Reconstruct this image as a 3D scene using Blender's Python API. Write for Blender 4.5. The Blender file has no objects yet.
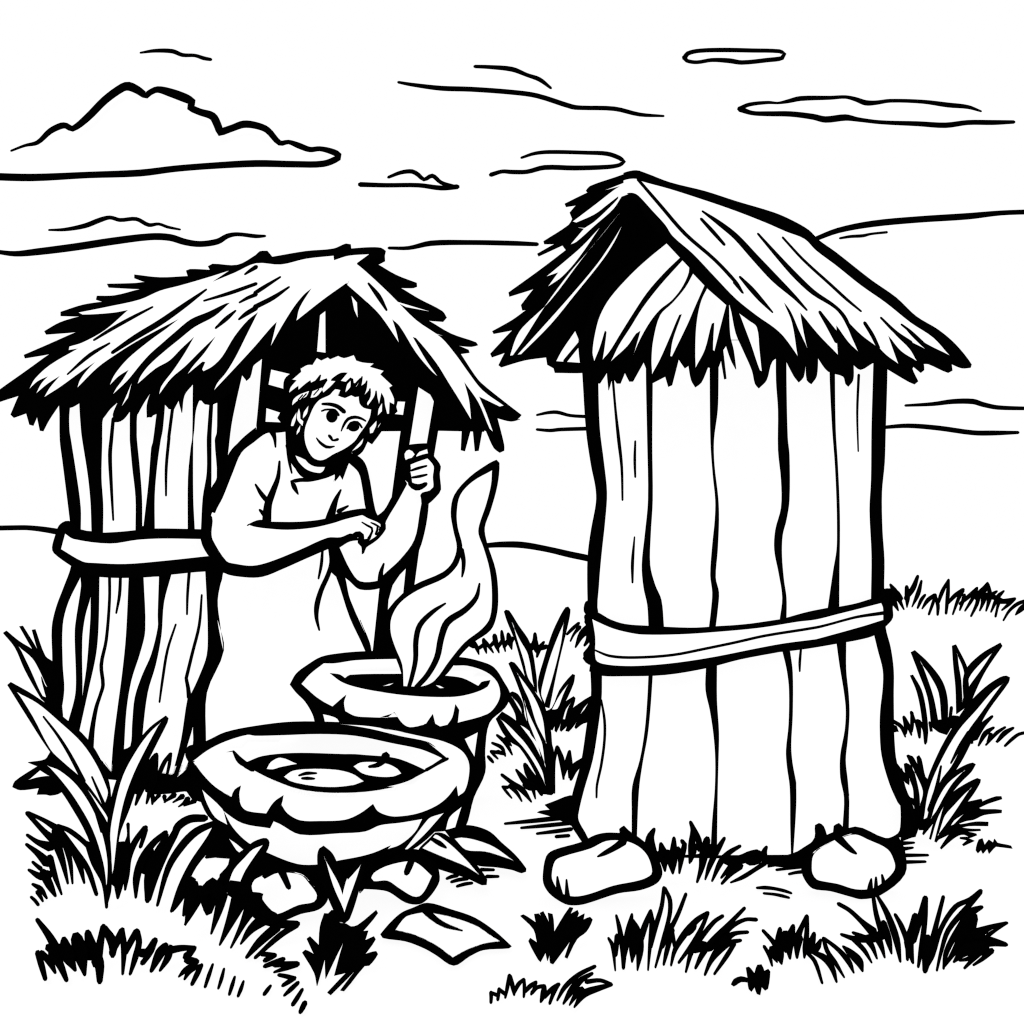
import bpy, bmesh, math, random
import numpy as np
from mathutils import Vector
from mathutils.bvhtree import BVHTree
from mathutils.geometry import delaunay_2d_cdt

random.seed(4)
SC = bpy.context.scene
COL = SC.collection

# ------------------------------------------------------------------ camera
F, CX, HY, H = 850.0, 512.0, 550.0, 0.5      # focal length (px), centre column, horizon row, eye height (m)
cam = bpy.data.cameras.new("camera")
co = bpy.data.objects.new("camera", cam)
COL.objects.link(co)
co.location = (0, 0, H)
co.rotation_euler = (math.radians(90), 0, 0)
cam.sensor_fit = 'HORIZONTAL'
cam.sensor_width = 36.0
cam.lens = 36.0 * F / 1024.0
cam.shift_y = (HY - 512.0) / 1024.0
cam.clip_start = 0.02
cam.clip_end = 5000
SC.camera = co

def at(px, py, Y):
    return ((px - CX) / F * Y, Y, H - (py - HY) / F * Y)

def gy(py):                                   # depth at which the ground is seen on that row
    return F * H / (py - HY)

# ------------------------------------------------------------------ materials
def white_mat(name, tone, scale):
    m = bpy.data.materials.new(name)
    m.use_nodes = True
    nt = m.node_tree
    b = nt.nodes["Principled BSDF"]
    b.inputs["Roughness"].default_value = 1.0
    b.inputs["Specular IOR Level"].default_value = 0.0
    tc = nt.nodes.new("ShaderNodeTexCoord")
    nz = nt.nodes.new("ShaderNodeTexNoise")
    nz.inputs["Scale"].default_value = scale
    rp = nt.nodes.new("ShaderNodeValToRGB")
    rp.color_ramp.elements[0].color = (tone - .03,) * 3 + (1,)
    rp.color_ramp.elements[1].color = (tone,) * 3 + (1,)
    nt.links.new(tc.outputs["Object"], nz.inputs["Vector"])
    nt.links.new(nz.outputs["Fac"], rp.inputs["Fac"])
    nt.links.new(rp.outputs["Color"], b.inputs["Base Color"])
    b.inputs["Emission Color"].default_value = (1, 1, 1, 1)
    b.inputs["Emission Strength"].default_value = 0.945  # whites are mostly self-lit, which keeps them flat and unshaded
    return m

INK = bpy.data.materials.new("ink")
INK.use_nodes = True
_b = INK.node_tree.nodes["Principled BSDF"]
_b.inputs["Base Color"].default_value = (0.0004, 0.0004, 0.0004, 1)
_b.inputs["Roughness"].default_value = 1.0
_b.inputs["Specular IOR Level"].default_value = 0.0
WM = {k: white_mat(k, .08, s) for k, s in (("bare_wood", 30), ("straw", 60), ("cloth", 40), ("skin", 25), ("clay", 20),
      ("stone", 15), ("leaf_green", 30), ("fire", 10), ("cloud_white", .2), ("earth", 3), ("food", 30), ("rope", 80), ("hair", 80))}

# ------------------------------------------------------------------ 2-D outlines
def tl(ox, oy, s=4.0):
    def conv(txt):
        out = []
        for w in txt.split():
            v = [float(k) for k in w.split(",")]
            out.append(tuple([ox + v[0] / s, oy + v[1] / s] + ([v[2] / s] if len(v) > 2 else [])))
        return out
    return conv

def smooth(p, closed=True, n=4, corner=62):
    p = [np.array(q, float) for q in p]
    N = len(p)
    if N < 3: return [tuple(q) for q in p]
    sharp = []
    for i in range(N):
        if not closed and i in (0, N - 1): sharp.append(True); continue
        a, b, c = p[i - 1][:2], p[i][:2], p[(i + 1) % N][:2]
        u, v = b - a, c - b
        cu = np.dot(u, v) / (np.linalg.norm(u) * np.linalg.norm(v) + 1e-9)
        sharp.append(math.degrees(math.acos(max(-1, min(1, cu)))) > corner)
    out = []
    for i in range(N if closed else N - 1):
        p1, p2 = p[i], p[(i + 1) % N]
        p0 = p[i - 1] if not sharp[i] else p1 - (p2 - p1)
        p3 = p[(i + 2) % N] if not sharp[(i + 1) % N] else p2 + (p2 - p1)
        d = np.linalg.norm(p2[:2] - p1[:2])
        k = max(1, min(n, int(d / 2.5)))
        L1 = max(np.linalg.norm(p1[:2] - p0[:2]), 1e-6); L3 = max(np.linalg.norm(p3[:2] - p2[:2]), 1e-6)
        m1 = (p2 - p0) / (L1 + d) * d if d > 0 else p2 * 0
        m2 = (p3 - p1) / (L3 + d) * d if d > 0 else p2 * 0
        for j in range(k):
            t = j / k
            out.append(tuple(p1 * (2*t**3 - 3*t**2 + 1) + m1 * (t**3 - 2*t**2 + t) + p2 * (-2*t**3 + 3*t**2) + m2 * (t**3 - t**2)))
    if not closed: out.append(tuple(p[-1]))
    return out

def swell(p, d):
    """An outline moved outwards by d px (inwards when negative), round at its tips."""
    q = [v for i, v in enumerate(p) if abs(v[0] - p[i - 1][0]) + abs(v[1] - p[i - 1][1]) > .05]
    P = np.array(q)[:, :2]
    x, y = P[:, 0], P[:, 1]
    s = 1.0 if (x * np.roll(y, -1) - np.roll(x, -1) * y).sum() > 0 else -1.0
    out = []
    for i in range(len(P)):
        a, b, c = P[i - 1], P[i], P[(i + 1) % len(P)]
        u, v = b - a, c - b
        u, v = u / np.linalg.norm(u), v / np.linalg.norm(v)
        n1, n2 = s * np.array([u[1], -u[0]]), s * np.array([v[1], -v[0]])
        turn = s * (u[0] * v[1] - u[1] * v[0]); cs = float(u @ v)
        if d > 0 and turn > 0 and cs < .5:
            out += [tuple(b + n1 * d), tuple(b + (u - v) / (np.linalg.norm(u - v) + 1e-9) * d * 1.1), tuple(b + n2 * d)]
        else:
            m = n1 + n2; L = np.linalg.norm(m)
            out.append(tuple(b + m / L * d * min(1.6, 2 / max(L, .4))) if L > .3 else tuple(b))
    return out

GAIN = .30                                      # ink spreads a little past the measured edge
def stroke(p, k=1.0):
    """A brush line (x, y, width) as a closed outline with rounded ends."""
    p = smooth(p, closed=False, n=4, corner=75)
    q = np.array(p)
    xy, w = q[:, :2], np.maximum(q[:, 2] * k, .7) + 2 * GAIN
    t = np.gradient(xy, axis=0)
    t /= np.linalg.norm(t, axis=1)[:, None] + 1e-9
    nrm = np.stack([-t[:, 1], t[:, 0]], 1)
    a, b = xy + nrm * w[:, None] / 2, xy - nrm * w[:, None] / 2
    cap1 = [xy[-1] + t[-1] * w[-1] * .45 + nrm[-1] * w[-1] * .22, xy[-1] + t[-1] * w[-1] * .45 - nrm[-1] * w[-1] * .22]
    cap0 = [xy[0] - t[0] * w[0] * .45 - nrm[0] * w[0] * .22, xy[0] - t[0] * w[0] * .45 + nrm[0] * w[0] * .22]
    return [tuple(v) for v in list(a) + cap1 + list(b[::-1]) + cap0]

def winding(poly, P):
    poly = np.asarray(poly)[:, :2]
    x, y = P[:, 0], P[:, 1]
    wn = np.zeros(len(P), int)
    for (x0, y0), (x1, y1) in zip(poly, np.roll(poly, -1, axis=0)):
        c = (x1 - x0) * (y - y0) - (x - x0) * (y1 - y0)
        wn += ((y0 <= y) & (y1 > y) & (c > 0)).astype(int)
        wn -= ((y0 > y) & (y1 <= y) & (c < 0)).astype(int)
    return wn != 0

def edge_dist(poly, P):
    poly = np.asarray(poly)[:, :2]
    d = np.full(len(P), 1e9)
    for a, b in zip(poly, np.roll(poly, -1, axis=0)):
        ab = b - a
        t = np.clip(((P - a) @ ab) / (ab @ ab + 1e-9), 0, 1)
        d = np.minimum(d, np.linalg.norm(P - (a + t[:, None] * ab), axis=1))
    return d

# ------------------------------------------------------------------ depth of a surface along a pixel's ray
def flat(Y): return lambda P: np.full(len(P), float(Y))
def plane(*pts):
    A = np.array([[p[0], p[1], 1] for p in pts]); c = np.linalg.solve(A, [1 / p[2] for p in pts])
    return lambda P: 1 / np.clip(P @ c[:2] + c[2], .05, 5)
def drum(cx, hw, Yc, r):                       # an upright rounded wall
    return lambda P: np.minimum(Yc - r * np.sqrt(np.clip(1 - ((P[:, 0] - cx) / hw) ** 2, 0, 1)), gy(np.maximum(P[:, 1], HY + 3)) * .997)
def standing(yb, lift=.992):                   # upright from row yb, lying on the ground below it
    D0 = gy(yb)
    return lambda P: np.minimum(D0, gy(np.maximum(P[:, 1], HY + 3))) * lift
def lying(lift=.99): return lambda P: gy(np.maximum(P[:, 1], HY + 3)) * lift
def onmesh(bm, Yc):
    bv = BVHTree.FromBMesh(bm); o = Vector((0, 0, H))
    def f(P):
        front, back = [], []
        for x, y in P:
            d = Vector(at(x, y, 1.0)) - o
            d.normalize()
            h, _, _, dist = bv.ray_cast(o, d)
            if h is None:
                n = bv.find_nearest(Vector(at(x, y, Yc)))[0]
                front.append(n.y); back.append(n.y + .004); continue
            fy, by = h.y, h.y
            for _ in range(8):
                h2, _, _, dist = bv.ray_cast(h + d * .0005, d)
                if h2 is None: break
                h = h2; by = h.y
            front.append(fy); back.append(max(by, fy + .004))
        return np.minimum(np.array(front), gy(np.maximum(P[:, 1], HY + 3)) * .995), np.array(back)
    return f

# ------------------------------------------------------------------ solids
def solid_data(outline, paint, D, thick=.006, bulge=0, radius=20, grid=0, backD=None, base='k', edge=True):
    """outline and paint are drawn areas; D is the depth of the front surface. Gives (verts, faces, material indices) of a closed solid."""
    if base == 'k' and edge: outline = swell(outline, GAIN)
    polys = [outline] + [p for _, p in paint]
    V, E = [], []
    for p in polys:
        k = len(V)
        q = []
        for v in p:
            v = (round(v[0], 3), round(v[1], 3))
            if not q or (abs(v[0] - q[-1][0]) + abs(v[1] - q[-1][1])) > .15: q.append(v)
        V += q
        E += [(k + i, k + (i + 1) % len(q)) for i in range(len(q))]
    O = np.asarray(outline)[:, :2]
    if grid:
        x0, y0 = O.min(0); x1, y1 = O.max(0)
        gx, gyy = np.meshgrid(np.arange(x0 + grid * .5, x1, grid), np.arange(y0 + grid * .5, y1, grid))
        G = np.stack([gx.ravel(), gyy.ravel()], 1) + .013
        G = G[winding(outline, G)]
        V += [tuple(g) for g in G]
    vs, es, fs, *_ = delaunay_2d_cdt([Vector(v) for v in V], E, [], 0, 1e-4)
    P = np.array([(v.x, v.y) for v in vs])
    T = np.array([f for f in fs if len(f) == 3])
    C = P[T].mean(1)
    a = P[T[:, 1]] - P[T[:, 0]]; b = P[T[:, 2]] - P[T[:, 0]]
    area = np.abs(a[:, 0] * b[:, 1] - a[:, 1] * b[:, 0])
    keep = winding(outline, C) & (area > 1e-6)
    T, C = T[keep], C[keep]
    mi = np.full(len(T), 1 if base == 'k' else 0)
    for m, p in paint:
        mi[winding(p, C)] = 1 if m == 'k' else 0
    used = np.unique(T)
    re = np.full(len(P), -1); re[used] = np.arange(len(used))
    P, T = P[used], re[T]
    d = D(P)
    ed = edge_dist(outline, P)
    if isinstance(d, tuple): df, extra = d[0], np.full(len(P), thick)
    else:
        bl = 0
        if bulge:
            e = np.clip(ed / radius, 0, 1)
            bl = bulge * np.sqrt(np.clip(1 - (1 - e) ** 2, 0, 1))
        df = d - bl
        extra = np.maximum((backD(P) - d) if backD else thick + bl, 0) + bl
    # the back swells out behind the outline, never past it
    far = np.linalg.norm(P - np.array([CX, HY]), axis=1).max()
    rb = max(4.0, 1.3 * far * float(extra.max()) / float(df.min()))
    e = np.clip(ed / rb, 0, 1)
    db = df + .0012 + extra * e * e * (3 - 2 * e)
    n = len(P)
    verts = [at(p[0], p[1], y) for p, y in zip(P, df)]
    verts += [(v[0], yb, v[2]) for v, yb in zip(verts, db)]
    faces, mats = [], []
    cnt, side = {}, {}
    for t, m in zip(T, mi):
        faces.append((int(t[0]), int(t[1]), int(t[2]))); mats.append(int(m))
        faces.append((int(t[0]) + n, int(t[2]) + n, int(t[1]) + n)); mats.append(int(m))
        for i in range(3):
            u, v = int(t[i]), int(t[(i + 1) % 3])
            cnt.setdefault((min(u, v), max(u, v)), []).append((u, v)); side[(min(u, v), max(u, v))] = int(m)
    for k, l in cnt.items():
        if len(l) == 1:
            u, v = l[0]
            faces.append((v, u, u + n, v + n)); mats.append(side[k])
    return verts, faces, mats

class Mesh:
    def __init__(s): s.v, s.f, s.m = [], [], []
    def add(s, d):
        k = len(s.v)
        s.v += d[0]; s.f += [tuple(i + k for i in f) for f in d[1]]; s.m += d[2]
        return s
    def solid(s, *a, **k): return s.add(solid_data(*a, **k))
    def build(s, name, mat, parent=None, origin=None):
        me = bpy.data.meshes.new(name)
        v = np.array(s.v)
        if origin is None:
            origin = (v[:, 0].mean(), v[:, 1].mean(), v[:, 2].min())
        o = np.array(origin)
        me.from_pydata([tuple(q) for q in (v - o)], [], s.f)
        me.materials.append(WM[mat]); me.materials.append(INK)
        me.polygons.foreach_set("material_index", s.m)
        me.update()
        ob = bpy.data.objects.new(name, me)
        COL.objects.link(ob)
        if parent is not None:
            ob.parent = parent
            ob.location = Vector(origin) - parent.location
        else: ob.location = origin
        return ob

def tag(o, label, cat=None, group=None, kind=None):
    if label: o["label"] = label
    if cat: o["category"] = cat
    if group: o["group"] = group
    if kind: o["kind"] = kind
    return o
def empty(name, loc, label, cat, group=None):
    o = bpy.data.objects.new(name, None); COL.objects.link(o); o.location = loc
    o.empty_display_size = .05
    return tag(o, label, cat, group)

def W(p, sm=True, corner=62, d=GAIN): return ('w', swell(smooth(p, corner=corner) if sm else p, -d))
def K(p, sm=True): return ('k', smooth(p) if sm else p)
def S(p, k=1.0): return ('k', stroke(p, k))

# tiles used while measuring the drawing
tA = tl(0, 0); tB = tl(256, 0); tC = tl(512, 0); tD = tl(768, 0)
tR = tl(0, 230); tT = tl(256, 230); tM = tl(480, 160); tQ = tl(736, 160)
tG = tl(0, 440); tV = tl(200, 400); tH = tl(360, 440); tF = tl(560, 380); tE = tl(768, 380)
tS = tl(0, 610); tW = tl(180, 620); tI = tl(380, 600); tN = tl(560, 600); tO = tl(768, 570)
tU = tl(0, 768); tZ = tl(200, 790, 1024/234); tL = tl(360, 790, 1024/234); tK = tl(540, 790, 1024/234); tJ = tl(768, 768)
tn = tl(60, 300, 5.12); tq = tl(890, 740, 1024/130); tm = tl(470, 600, 1024/140); ta = tl(90, 810, 1024/170); tc = tl(180, 800, 1024/120)
tX = tl(270, 345, 8); tY = tl(330, 430, 8); tP = tl(0, 0, 1)
#SECTIONS

# ================================================================== light and sky
w = bpy.data.worlds.new("World"); SC.world = w; w.use_nodes = True
bg = w.node_tree.nodes["Background"]
bg.inputs["Color"].default_value = (1, 1, 1, 1)           # a blank white sky
bg.inputs["Strength"].default_value = 1.0
sl = bpy.data.lights.new("sun", 'SUN'); sl.energy = 1.0; sl.angle = math.radians(20); sl.color = (1, .99, .97)
so = bpy.data.objects.new("sun", sl); COL.objects.link(so); so.rotation_euler = (math.radians(40), 0, math.radians(-15)); so.location = (0, -5, 8)
SC.view_settings.view_transform = 'Standard'; SC.view_settings.look = 'None'; SC.view_settings.exposure = 0
SC.cycles.use_denoising = False
SC.cycles.max_bounces = 3
SC.cycles.filter_width = 1.2

# ================================================================== ground, hills
g = Mesh()
n = 24
xs = [-900, -300, -100, -30, -10, -4, -2, -1, 0, 1, 2, 4, 10, 30, 100, 300, 900]
ys = [-6, -2, 0, .5, 1, 1.5, 2, 3, 5, 10, 25, 60, 150, 400, 900]
for y in ys:
    for x in xs: g.v.append((x, y, 0))
for j in range(len(ys) - 1):
    for i in range(len(xs) - 1):
        a = j * len(xs) + i
        g.f.append((a, a + 1, a + 1 + len(xs), a + len(xs))); g.m.append(0)
hatch = [tI("500,895,8 620,883,16 740,870,18"), tI("565,912,8 660,903,14 760,893,14"), tI("628,935,8 700,926,14 765,917,14"), tI("705,947,12 755,943,12"),
         tJ("530,302,16 585,299,6"), tJ("535,325,16 580,319,6"), tJ("535,350,14 640,349,8"), tJ("540,377,14 630,375,8"),
         tJ("35,408,8 80,402,10 130,395,14"), tJ("85,425,8 110,419,10 135,416,12"), tK("950,429,8 985,428,14 1024,432,12 1070,442,12 1100,452,8"),
         tK("980,453,8 1024,457,10 1060,464,12 1090,472,8"),
         tL("380,388,10 400,380,14 425,375,14"), tL("400,403,10 430,394,14 470,388,14"), tL("425,422,10 460,412,13 490,408,10"),
         tL("530,349,14 585,350,10"), tL("555,379,14 605,379,10"), tU("825,357,10 865,353,8"), tU("870,355,8 910,353,10")]
for h in hatch: g.solid(stroke(h), [], lying(.994), thick=0, edge=False)
tag(g.build("ground", "earth", origin=(0, 0, 0)), "flat pale ground with short hatch strokes", kind="structure")

def hill(pts, line, Y):
    m = Mesh()
    m.solid(smooth(tP(pts)), [], flat(Y), thick=.5, bulge=3.0, radius=60, grid=14, base='w')
    m.solid(stroke(line), [], flat(Y - 3.3), thick=.2, edge=False)
    return tag(m.build("hill", "earth"), None, kind="structure")
tag(hill("-260,574 -200,545 -90,530 0,528 40,528 75,532 160,545 240,560 300,574", [(-90, 530, 4)] + tG("-60,352,18 0,352,18 60,351,18 110,351,18 170,357,20 225,366,22 300,380,22"), 20), "low rounded hill behind the left hut")
tag(hill("300,574 360,560 430,548 487,544.5 505,542.5 545,545 590,557 640,567 720,574", tH("440,432,18 510,422,18 570,418,22 650,420,24 750,437,22 840,458,24 920,475,24 1010,500,22"), 21), "low rounded hill between flame and right hut")

# ================================================================== clouds
def cloud(label, body, lines, Y=120.0):
    m = Mesh()
    if body: m.solid(smooth(tP(body) if isinstance(body, str) else body), [], flat(Y), thick=.5, bulge=3, radius=14, grid=9, base='w')
    for l in lines: m.solid(stroke(l), [], flat(Y - 3.6), thick=.4, edge=False)
    return tag(m.build("cloud", "cloud_white"), label, "cloud", "clouds in the sky")
top = tA("45,603,7 100,582,10 150,570,16 200,525,22 245,503,24 265,503,22 290,515,22 350,470,28 420,400,30 490,350,32 515,345,34 550,360,30 585,382,24 600,370,22 630,358,24 680,370,32 740,392,34 768,405,28 762,432,26 800,448,26 850,465,30 870,500,30 880,530,28 930,512,26 975,497,28 1024,502,26") \
    + tB("45,520,24 95,572,20 130,568,16 170,582,22 215,598,20 255,595,18 300,605,22 330,620,24 328,632,24 270,655,24 160,657,24 0,654,26") + tA("850,663,24 700,675,24 560,692,26 350,700,24 130,710,28 -40,706,28")
cloud("big bumpy cloud with a long flat base, largest in the sky", [q[:2] for q in top] + [(-14, 155)], [top])
cloud("single short wavy streak above the big bumpy cloud", None, [tA("562,211,6 620,203,13 690,205,16 730,220,14 780,222,12 815,233,14 843,238,11")])
cloud("low cloud just over the left thatched roof, small bumps on a wavy line", "0,252 45,230 110,217 150,224 185,229 230,234 262,236 200,244 160,237 80,247 15,254",
      [tA("196,920,6 260,918,12 340,903,18 400,880,18 440,870,14 480,880,14 545,876,14 595,900,14 635,896,10 670,908,10 720,918,6"),
       tA("-20,1006,14 60,1015,20 150,1007,26 300,988,28 450,965,28 600,947,26 680,950,26 740,968,24 800,976,22 870,966,22 910,944,18 950,937,14 1024,945,14 1060,944,8")])
cloud("tiny flat based cloud with two small humps, right of the big cloud", "362,184 400,172 412,171 424,177 434,176 458,187 420,186",
      [tB("530,709,10 580,690,14 625,686,16 650,700,16 672,718,14 705,703,16 740,730,14 790,747,16"), tB("417,738,18 520,741,16 650,741,16 740,752,18 805,747,18")])
cloud("long thin streak between the two hut roofs", None, [tB("532,992,10 610,992,14 700,973,20 850,970,18 1024,973,18 1124,977,14")])
cloud("two long sloping streaks in the upper middle of the sky", "400,83 475,67 520,72 550,87 600,108 660,115 575,106 510,92",
      [tB("876,266,12 930,268,14 1024,277,18 1084,300,14 1134,318,16 1179,352,9"), tB("570,329,9 620,338,13 740,353,18 860,357,18 1024,369,18 1124,383,18 1264,427,18 1300,431,16 1434,435,16 1534,458,14 1630,464,7")])
ring = tC("690,232,18 703,214,16 750,203,15 850,200,16 960,202,15 1070,205,14 1090,215,14 1080,232,16 1024,240,16 920,250,16 870,243,18 800,240,14 740,249,13 700,243,14 688,230,16")
cloud("small closed oval cloud at the top right", [q[:2] for q in ring], [ring])
cloud("long flat cloud right of the oval one, upper edge wavy", "740,108 760,103 800,98 845,97 870,102 900,100 980,110 1010,122 940,126 850,118 770,115",
      [tC("910,434,14 950,418,14 1024,410,11 1064,412,8 1104,405,14 1154,394,18 1274,391,14 1334,388,12 1374,397,16 1414,411,20 1454,411,16 1514,403,13 1644,407,14 1744,420,18 1824,428,14 1876,445,6"),
       tC("912,436,22 960,452,16 1024,455,18 1114,456,20 1204,467,22 1254,478,24 1334,470,24 1384,478,16 1474,489,14 1624,495,18 1734,501,20 1824,490,18 1924,490,18 2007,488,12")])
cloud("slim cloud just above the right hut's roof peak, open at its left end", "500,173 525,155 550,151 605,153 624,162 605,168 545,169 520,172",
      [tC("38,631,8 90,614,12 150,608,14 300,611,14 380,615,16 430,632,16 448,647,14 430,660,14 380,668,16 250,672,18 130,670,18 60,687,16 0,688,16 -40,686,14 -84,699,16")])
cloud("broad rounded bank rising to the right edge, with a small streak under it", "816,240 850,228 920,219 1030,211 1080,212 1080,245 840,246",
      [tD("180,960,16 280,922,20 420,895,24 600,878,24 800,865,24 930,852,18 1060,847,18"), tD("288,953,7 330,946,10 380,943,11 410,936,8 475,929,8")])
cloud("pair of low streaks right of the right hut", "890,427 910,405 970,401 1020,408 1015,432 970,432",
      [tE("550,102,8 660,96,14 740,86,18 820,86,20 860,98,18 920,110,16 1050,114,12"), tE("440,193,10 470,189,12 560,183,16 680,192,18 820,211,18 900,212,18 1000,210,11")])
cloud("pair of short low streaks left of the right hut's wall", "538,425 548,413 600,415 600,429",
      [tF("-92,140,7 -50,131,11 -12,129,13 40,142,11 125,147,12"), tF("-92,198,9 -40,202,12 0,198,13 125,194,14")])

# ================================================================== right hut
hut = empty("tall_hut", at(742, 850, 1.5)[:2] + (0,), "tall narrow plank hut with a smooth pitched thatched roof, two stones at its foot", "hut")
RW = drum(742, 172, 1.52, .13)
RWb = lambda P: 1.53 + .25 * np.sqrt(np.clip(1 - ((P[:, 0] - 742) / 172) ** 2, 0, 1))
out = tF("80,-160 88,-60 92,0 105,200 125,340 143,430 145,490 125,600 112,700 110,800 112,900") + tN("122,270 125,390 108,500 85,650 45,800 38,880 70,940 110,985 300,1020 500,1030 700,1033") \
    + tJ("0,362 100,350 300,330 470,290 560,262 585,200 578,130 560,70 535,0") + tO("575,920 548,850 515,770 505,680 503,600 502,500 502,400 490,310 470,230 470,130") + tE("464,840 465,720 457,600 455,450 466,330 470,200 476,0 478,-160")
f1 = tF; e = tE
wh = [
 f1("150,-160 152,0 158,190 175,330 187,450 180,560 165,700 155,820 153,935 200,962 260,982 355,986 350,900 335,830 328,740 340,620 353,480 350,250 345,0 345,-160"),
 f1("370,-160 370,0 368,250 370,480 362,620 360,740 380,820 405,880 415,990 520,994 597,988 605,920 610,850 602,780 610,660 620,560 622,480 612,380 603,250 600,0 600,-160"),
 f1("633,-160 633,0 630,120 615,240 617,340 632,470 635,560 630,680 622,790 635,850 630,920 622,986 740,978 880,958 890,870 875,770 858,680 862,600 885,510 885,400 873,280 873,120 865,0 865,-160"),
 f1("905,-160 905,0 910,230 917,300 917,480 905,560 890,620 887,700 895,800 905,870 905,952") + e("160,928 240,912 262,760 275,680 277,600 275,480 268,330 258,200 248,0 246,-160"),
 e("267,-160 267,0 270,200 278,330 285,480 287,600 285,760 284,908 350,895 413,876 415,700 407,520 413,400 415,200 420,20 425,-160"),
 tN("167,298 165,400 150,520 130,640 95,760 72,860 75,885 100,930 120,960 288,1000 288,850 290,745 320,640 340,520 350,400 355,300 250,301"),
 tN("370,300 420,297 500,282 585,268 583,360 600,440 615,540 622,640 620,760 610,880 603,1010 500,1020 306,1000 307,940 315,760 330,650 350,540 362,420"),
 tN("627,258 720,232 800,215 890,203 908,280 917,360 915,500 905,600 908,660 920,750 922,900 925,1020 627,1022 628,900 630,760 633,640 635,530 627,400"),
 tO("87,322 180,310 275,292 287,380 305,490 312,560 308,640 290,740 290,830 305,910 300,1024") + tJ("300,240 190,290 100,346 112,150 112,60") + tO("112,850 97,770 92,700 98,580 98,410"),
 tO("312,288 370,275 425,258 440,320 460,400 460,470 450,560 448,640 455,740 485,850 520,930") + tJ("530,150 530,235 520,262 470,282 322,250 325,100") + tO("325,920 318,840 310,760 318,680 325,580 322,500 312,400"),
]
grain = [f1("210,-20,8 222,120,8 235,240,12 247,350,9 250,480,6"), f1("301,245,6 299,320,9 301,388,6"), f1("298,628,4 290,730,11 290,810,6"), e("363,-20,9 357,130,7 361,285,4"),
         tN("165,400,6 178,480,9 178,560,9 165,660,9 148,740,8 146,790,6"), tO("132,312,7 127,370,9 127,405,5")]
m = Mesh().solid(smooth(out), [W(p) for p in wh] + [S(p) for p in grain], RW, backD=RWb, grid=16)
m.build("plank_wall", "bare_wood", hut)
# rope band
band = tN("96,28 118,22 135,48 155,52 200,78 260,97 350,104 520,112 620,107 740,98 880,80 1000,52 1024,46") + tO("270,152 350,137 415,120 445,112 455,78 478,74 502,105 498,150 499,190 482,214 430,258 370,277 275,294 170,312 80,324 0,331") \
     + tN("890,205 720,237 585,272 420,299 250,304 165,302 118,285 120,252 98,232 94,212 112,190 130,140 98,88 106,62 96,45")
bw = tN("128,75 150,86 210,112 270,128 330,137 480,136 620,127 800,110 950,86 1024,77") + tO("280,175 360,155 453,131 461,150 462,200 380,226 200,276") + tN("1024,158 900,174 800,192 620,228 480,250 360,262 260,265 170,256 142,238 140,150")
m = Mesh().solid(smooth(band), [W(bw), S(tN("138,200,5 200,224,9 300,230,9 450,220,9 580,195,9 700,170,9 820,143,9 1024,110,9") + tO("250,216,8 300,202,8 360,187,9 462,172,13"))],
                 lambda P: RW(P) - .022, backD=lambda P: RW(P) + .01, grid=14)
m.build("rope_band", "rope", hut)
# right slope of the roof
RS = plane((635, 180, 1.25), (808, 232, 1.50), (800, 360, 1.22))
sl_out = tM("575,52 590,47 625,42 660,52 760,90 900,125 1024,165") + tQ("150,210 220,240 290,280 330,320 400,370 540,480 640,550 720,625 810,680 880,740 942,818 938,830 905,832 862,815") \
    + tQ("865,842 850,850 770,815 750,815 752,840 740,850 710,825 705,835 728,885 715,896 690,885 606,835 560,808 500,838 470,818 468,880 450,905 440,895 430,865 370,845 328,790 322,865 302,895 285,880 280,800 270,868 252,888 232,862 190,780 145,805 122,880 92,912 78,895 65,840 30,760 0,690") \
    + tM("1000,580 980,560 900,490 840,430 760,345 710,290 660,220 640,175 600,140 580,120")
sl_w = tM("555,88 590,76 625,74 640,82 760,115 900,160 1024,203") + tQ("120,250 200,285 275,315 320,360 400,420 500,500 600,570 700,650 790,710 855,782 760,735 700,692 664,656 700,700 757,756 690,722 630,675 580,630 640,700 695,755 724,805 660,765 610,704 630,760 650,816 600,780 560,735 512,652 540,700 567,750 500,700 440,640 460,700 494,772 450,730 402,663 408,780 330,700 258,612 270,680 285,752 250,680 220,610 192,570 225,650 247,785 190,707 150,670 85,625 0,557") \
    + tM("940,470 850,375 770,305 740,260 690,205 640,150 622,136 600,132 560,142")
s5 = tQ("12,612 50,640 84,668 95,760 104,846 95,842 60,740 30,660")
sl_k = [tM("632,78,10 720,180,12 820,295,13 940,400,12 1024,490,12 1052,532,5"), tM("890,205,6 960,255,18 1024,307,22 1100,390,26 1180,475,28 1260,550,14 1307,600,6"), tM("885,236,10 930,285,14 977,338,10"),
        tQ("-8,490,8 25,530,6"), tQ("16,468,8 60,515,18 100,560,16 146,609,5"), tQ("88,295,7 180,400,16 240,465,20 310,530,18 400,590,12 440,640,14 495,772,6"), tQ("187,310,7 270,400,9 380,500,10 440,555,10 500,605,6"),
        tQ("335,608,10 370,660,20 410,720,34"), tQ("662,658,6 700,688,10 760,745,12"), tQ("580,631,7 640,690,12 700,730,12"), tQ("515,652,12 545,700,14 570,752,12")]
m = Mesh().solid(smooth(sl_out), [W(sl_w)] + [W(s5)] + [S(p) for p in sl_k], RS, thick=.05)
m.build("roof_slope", "straw", hut)
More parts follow.
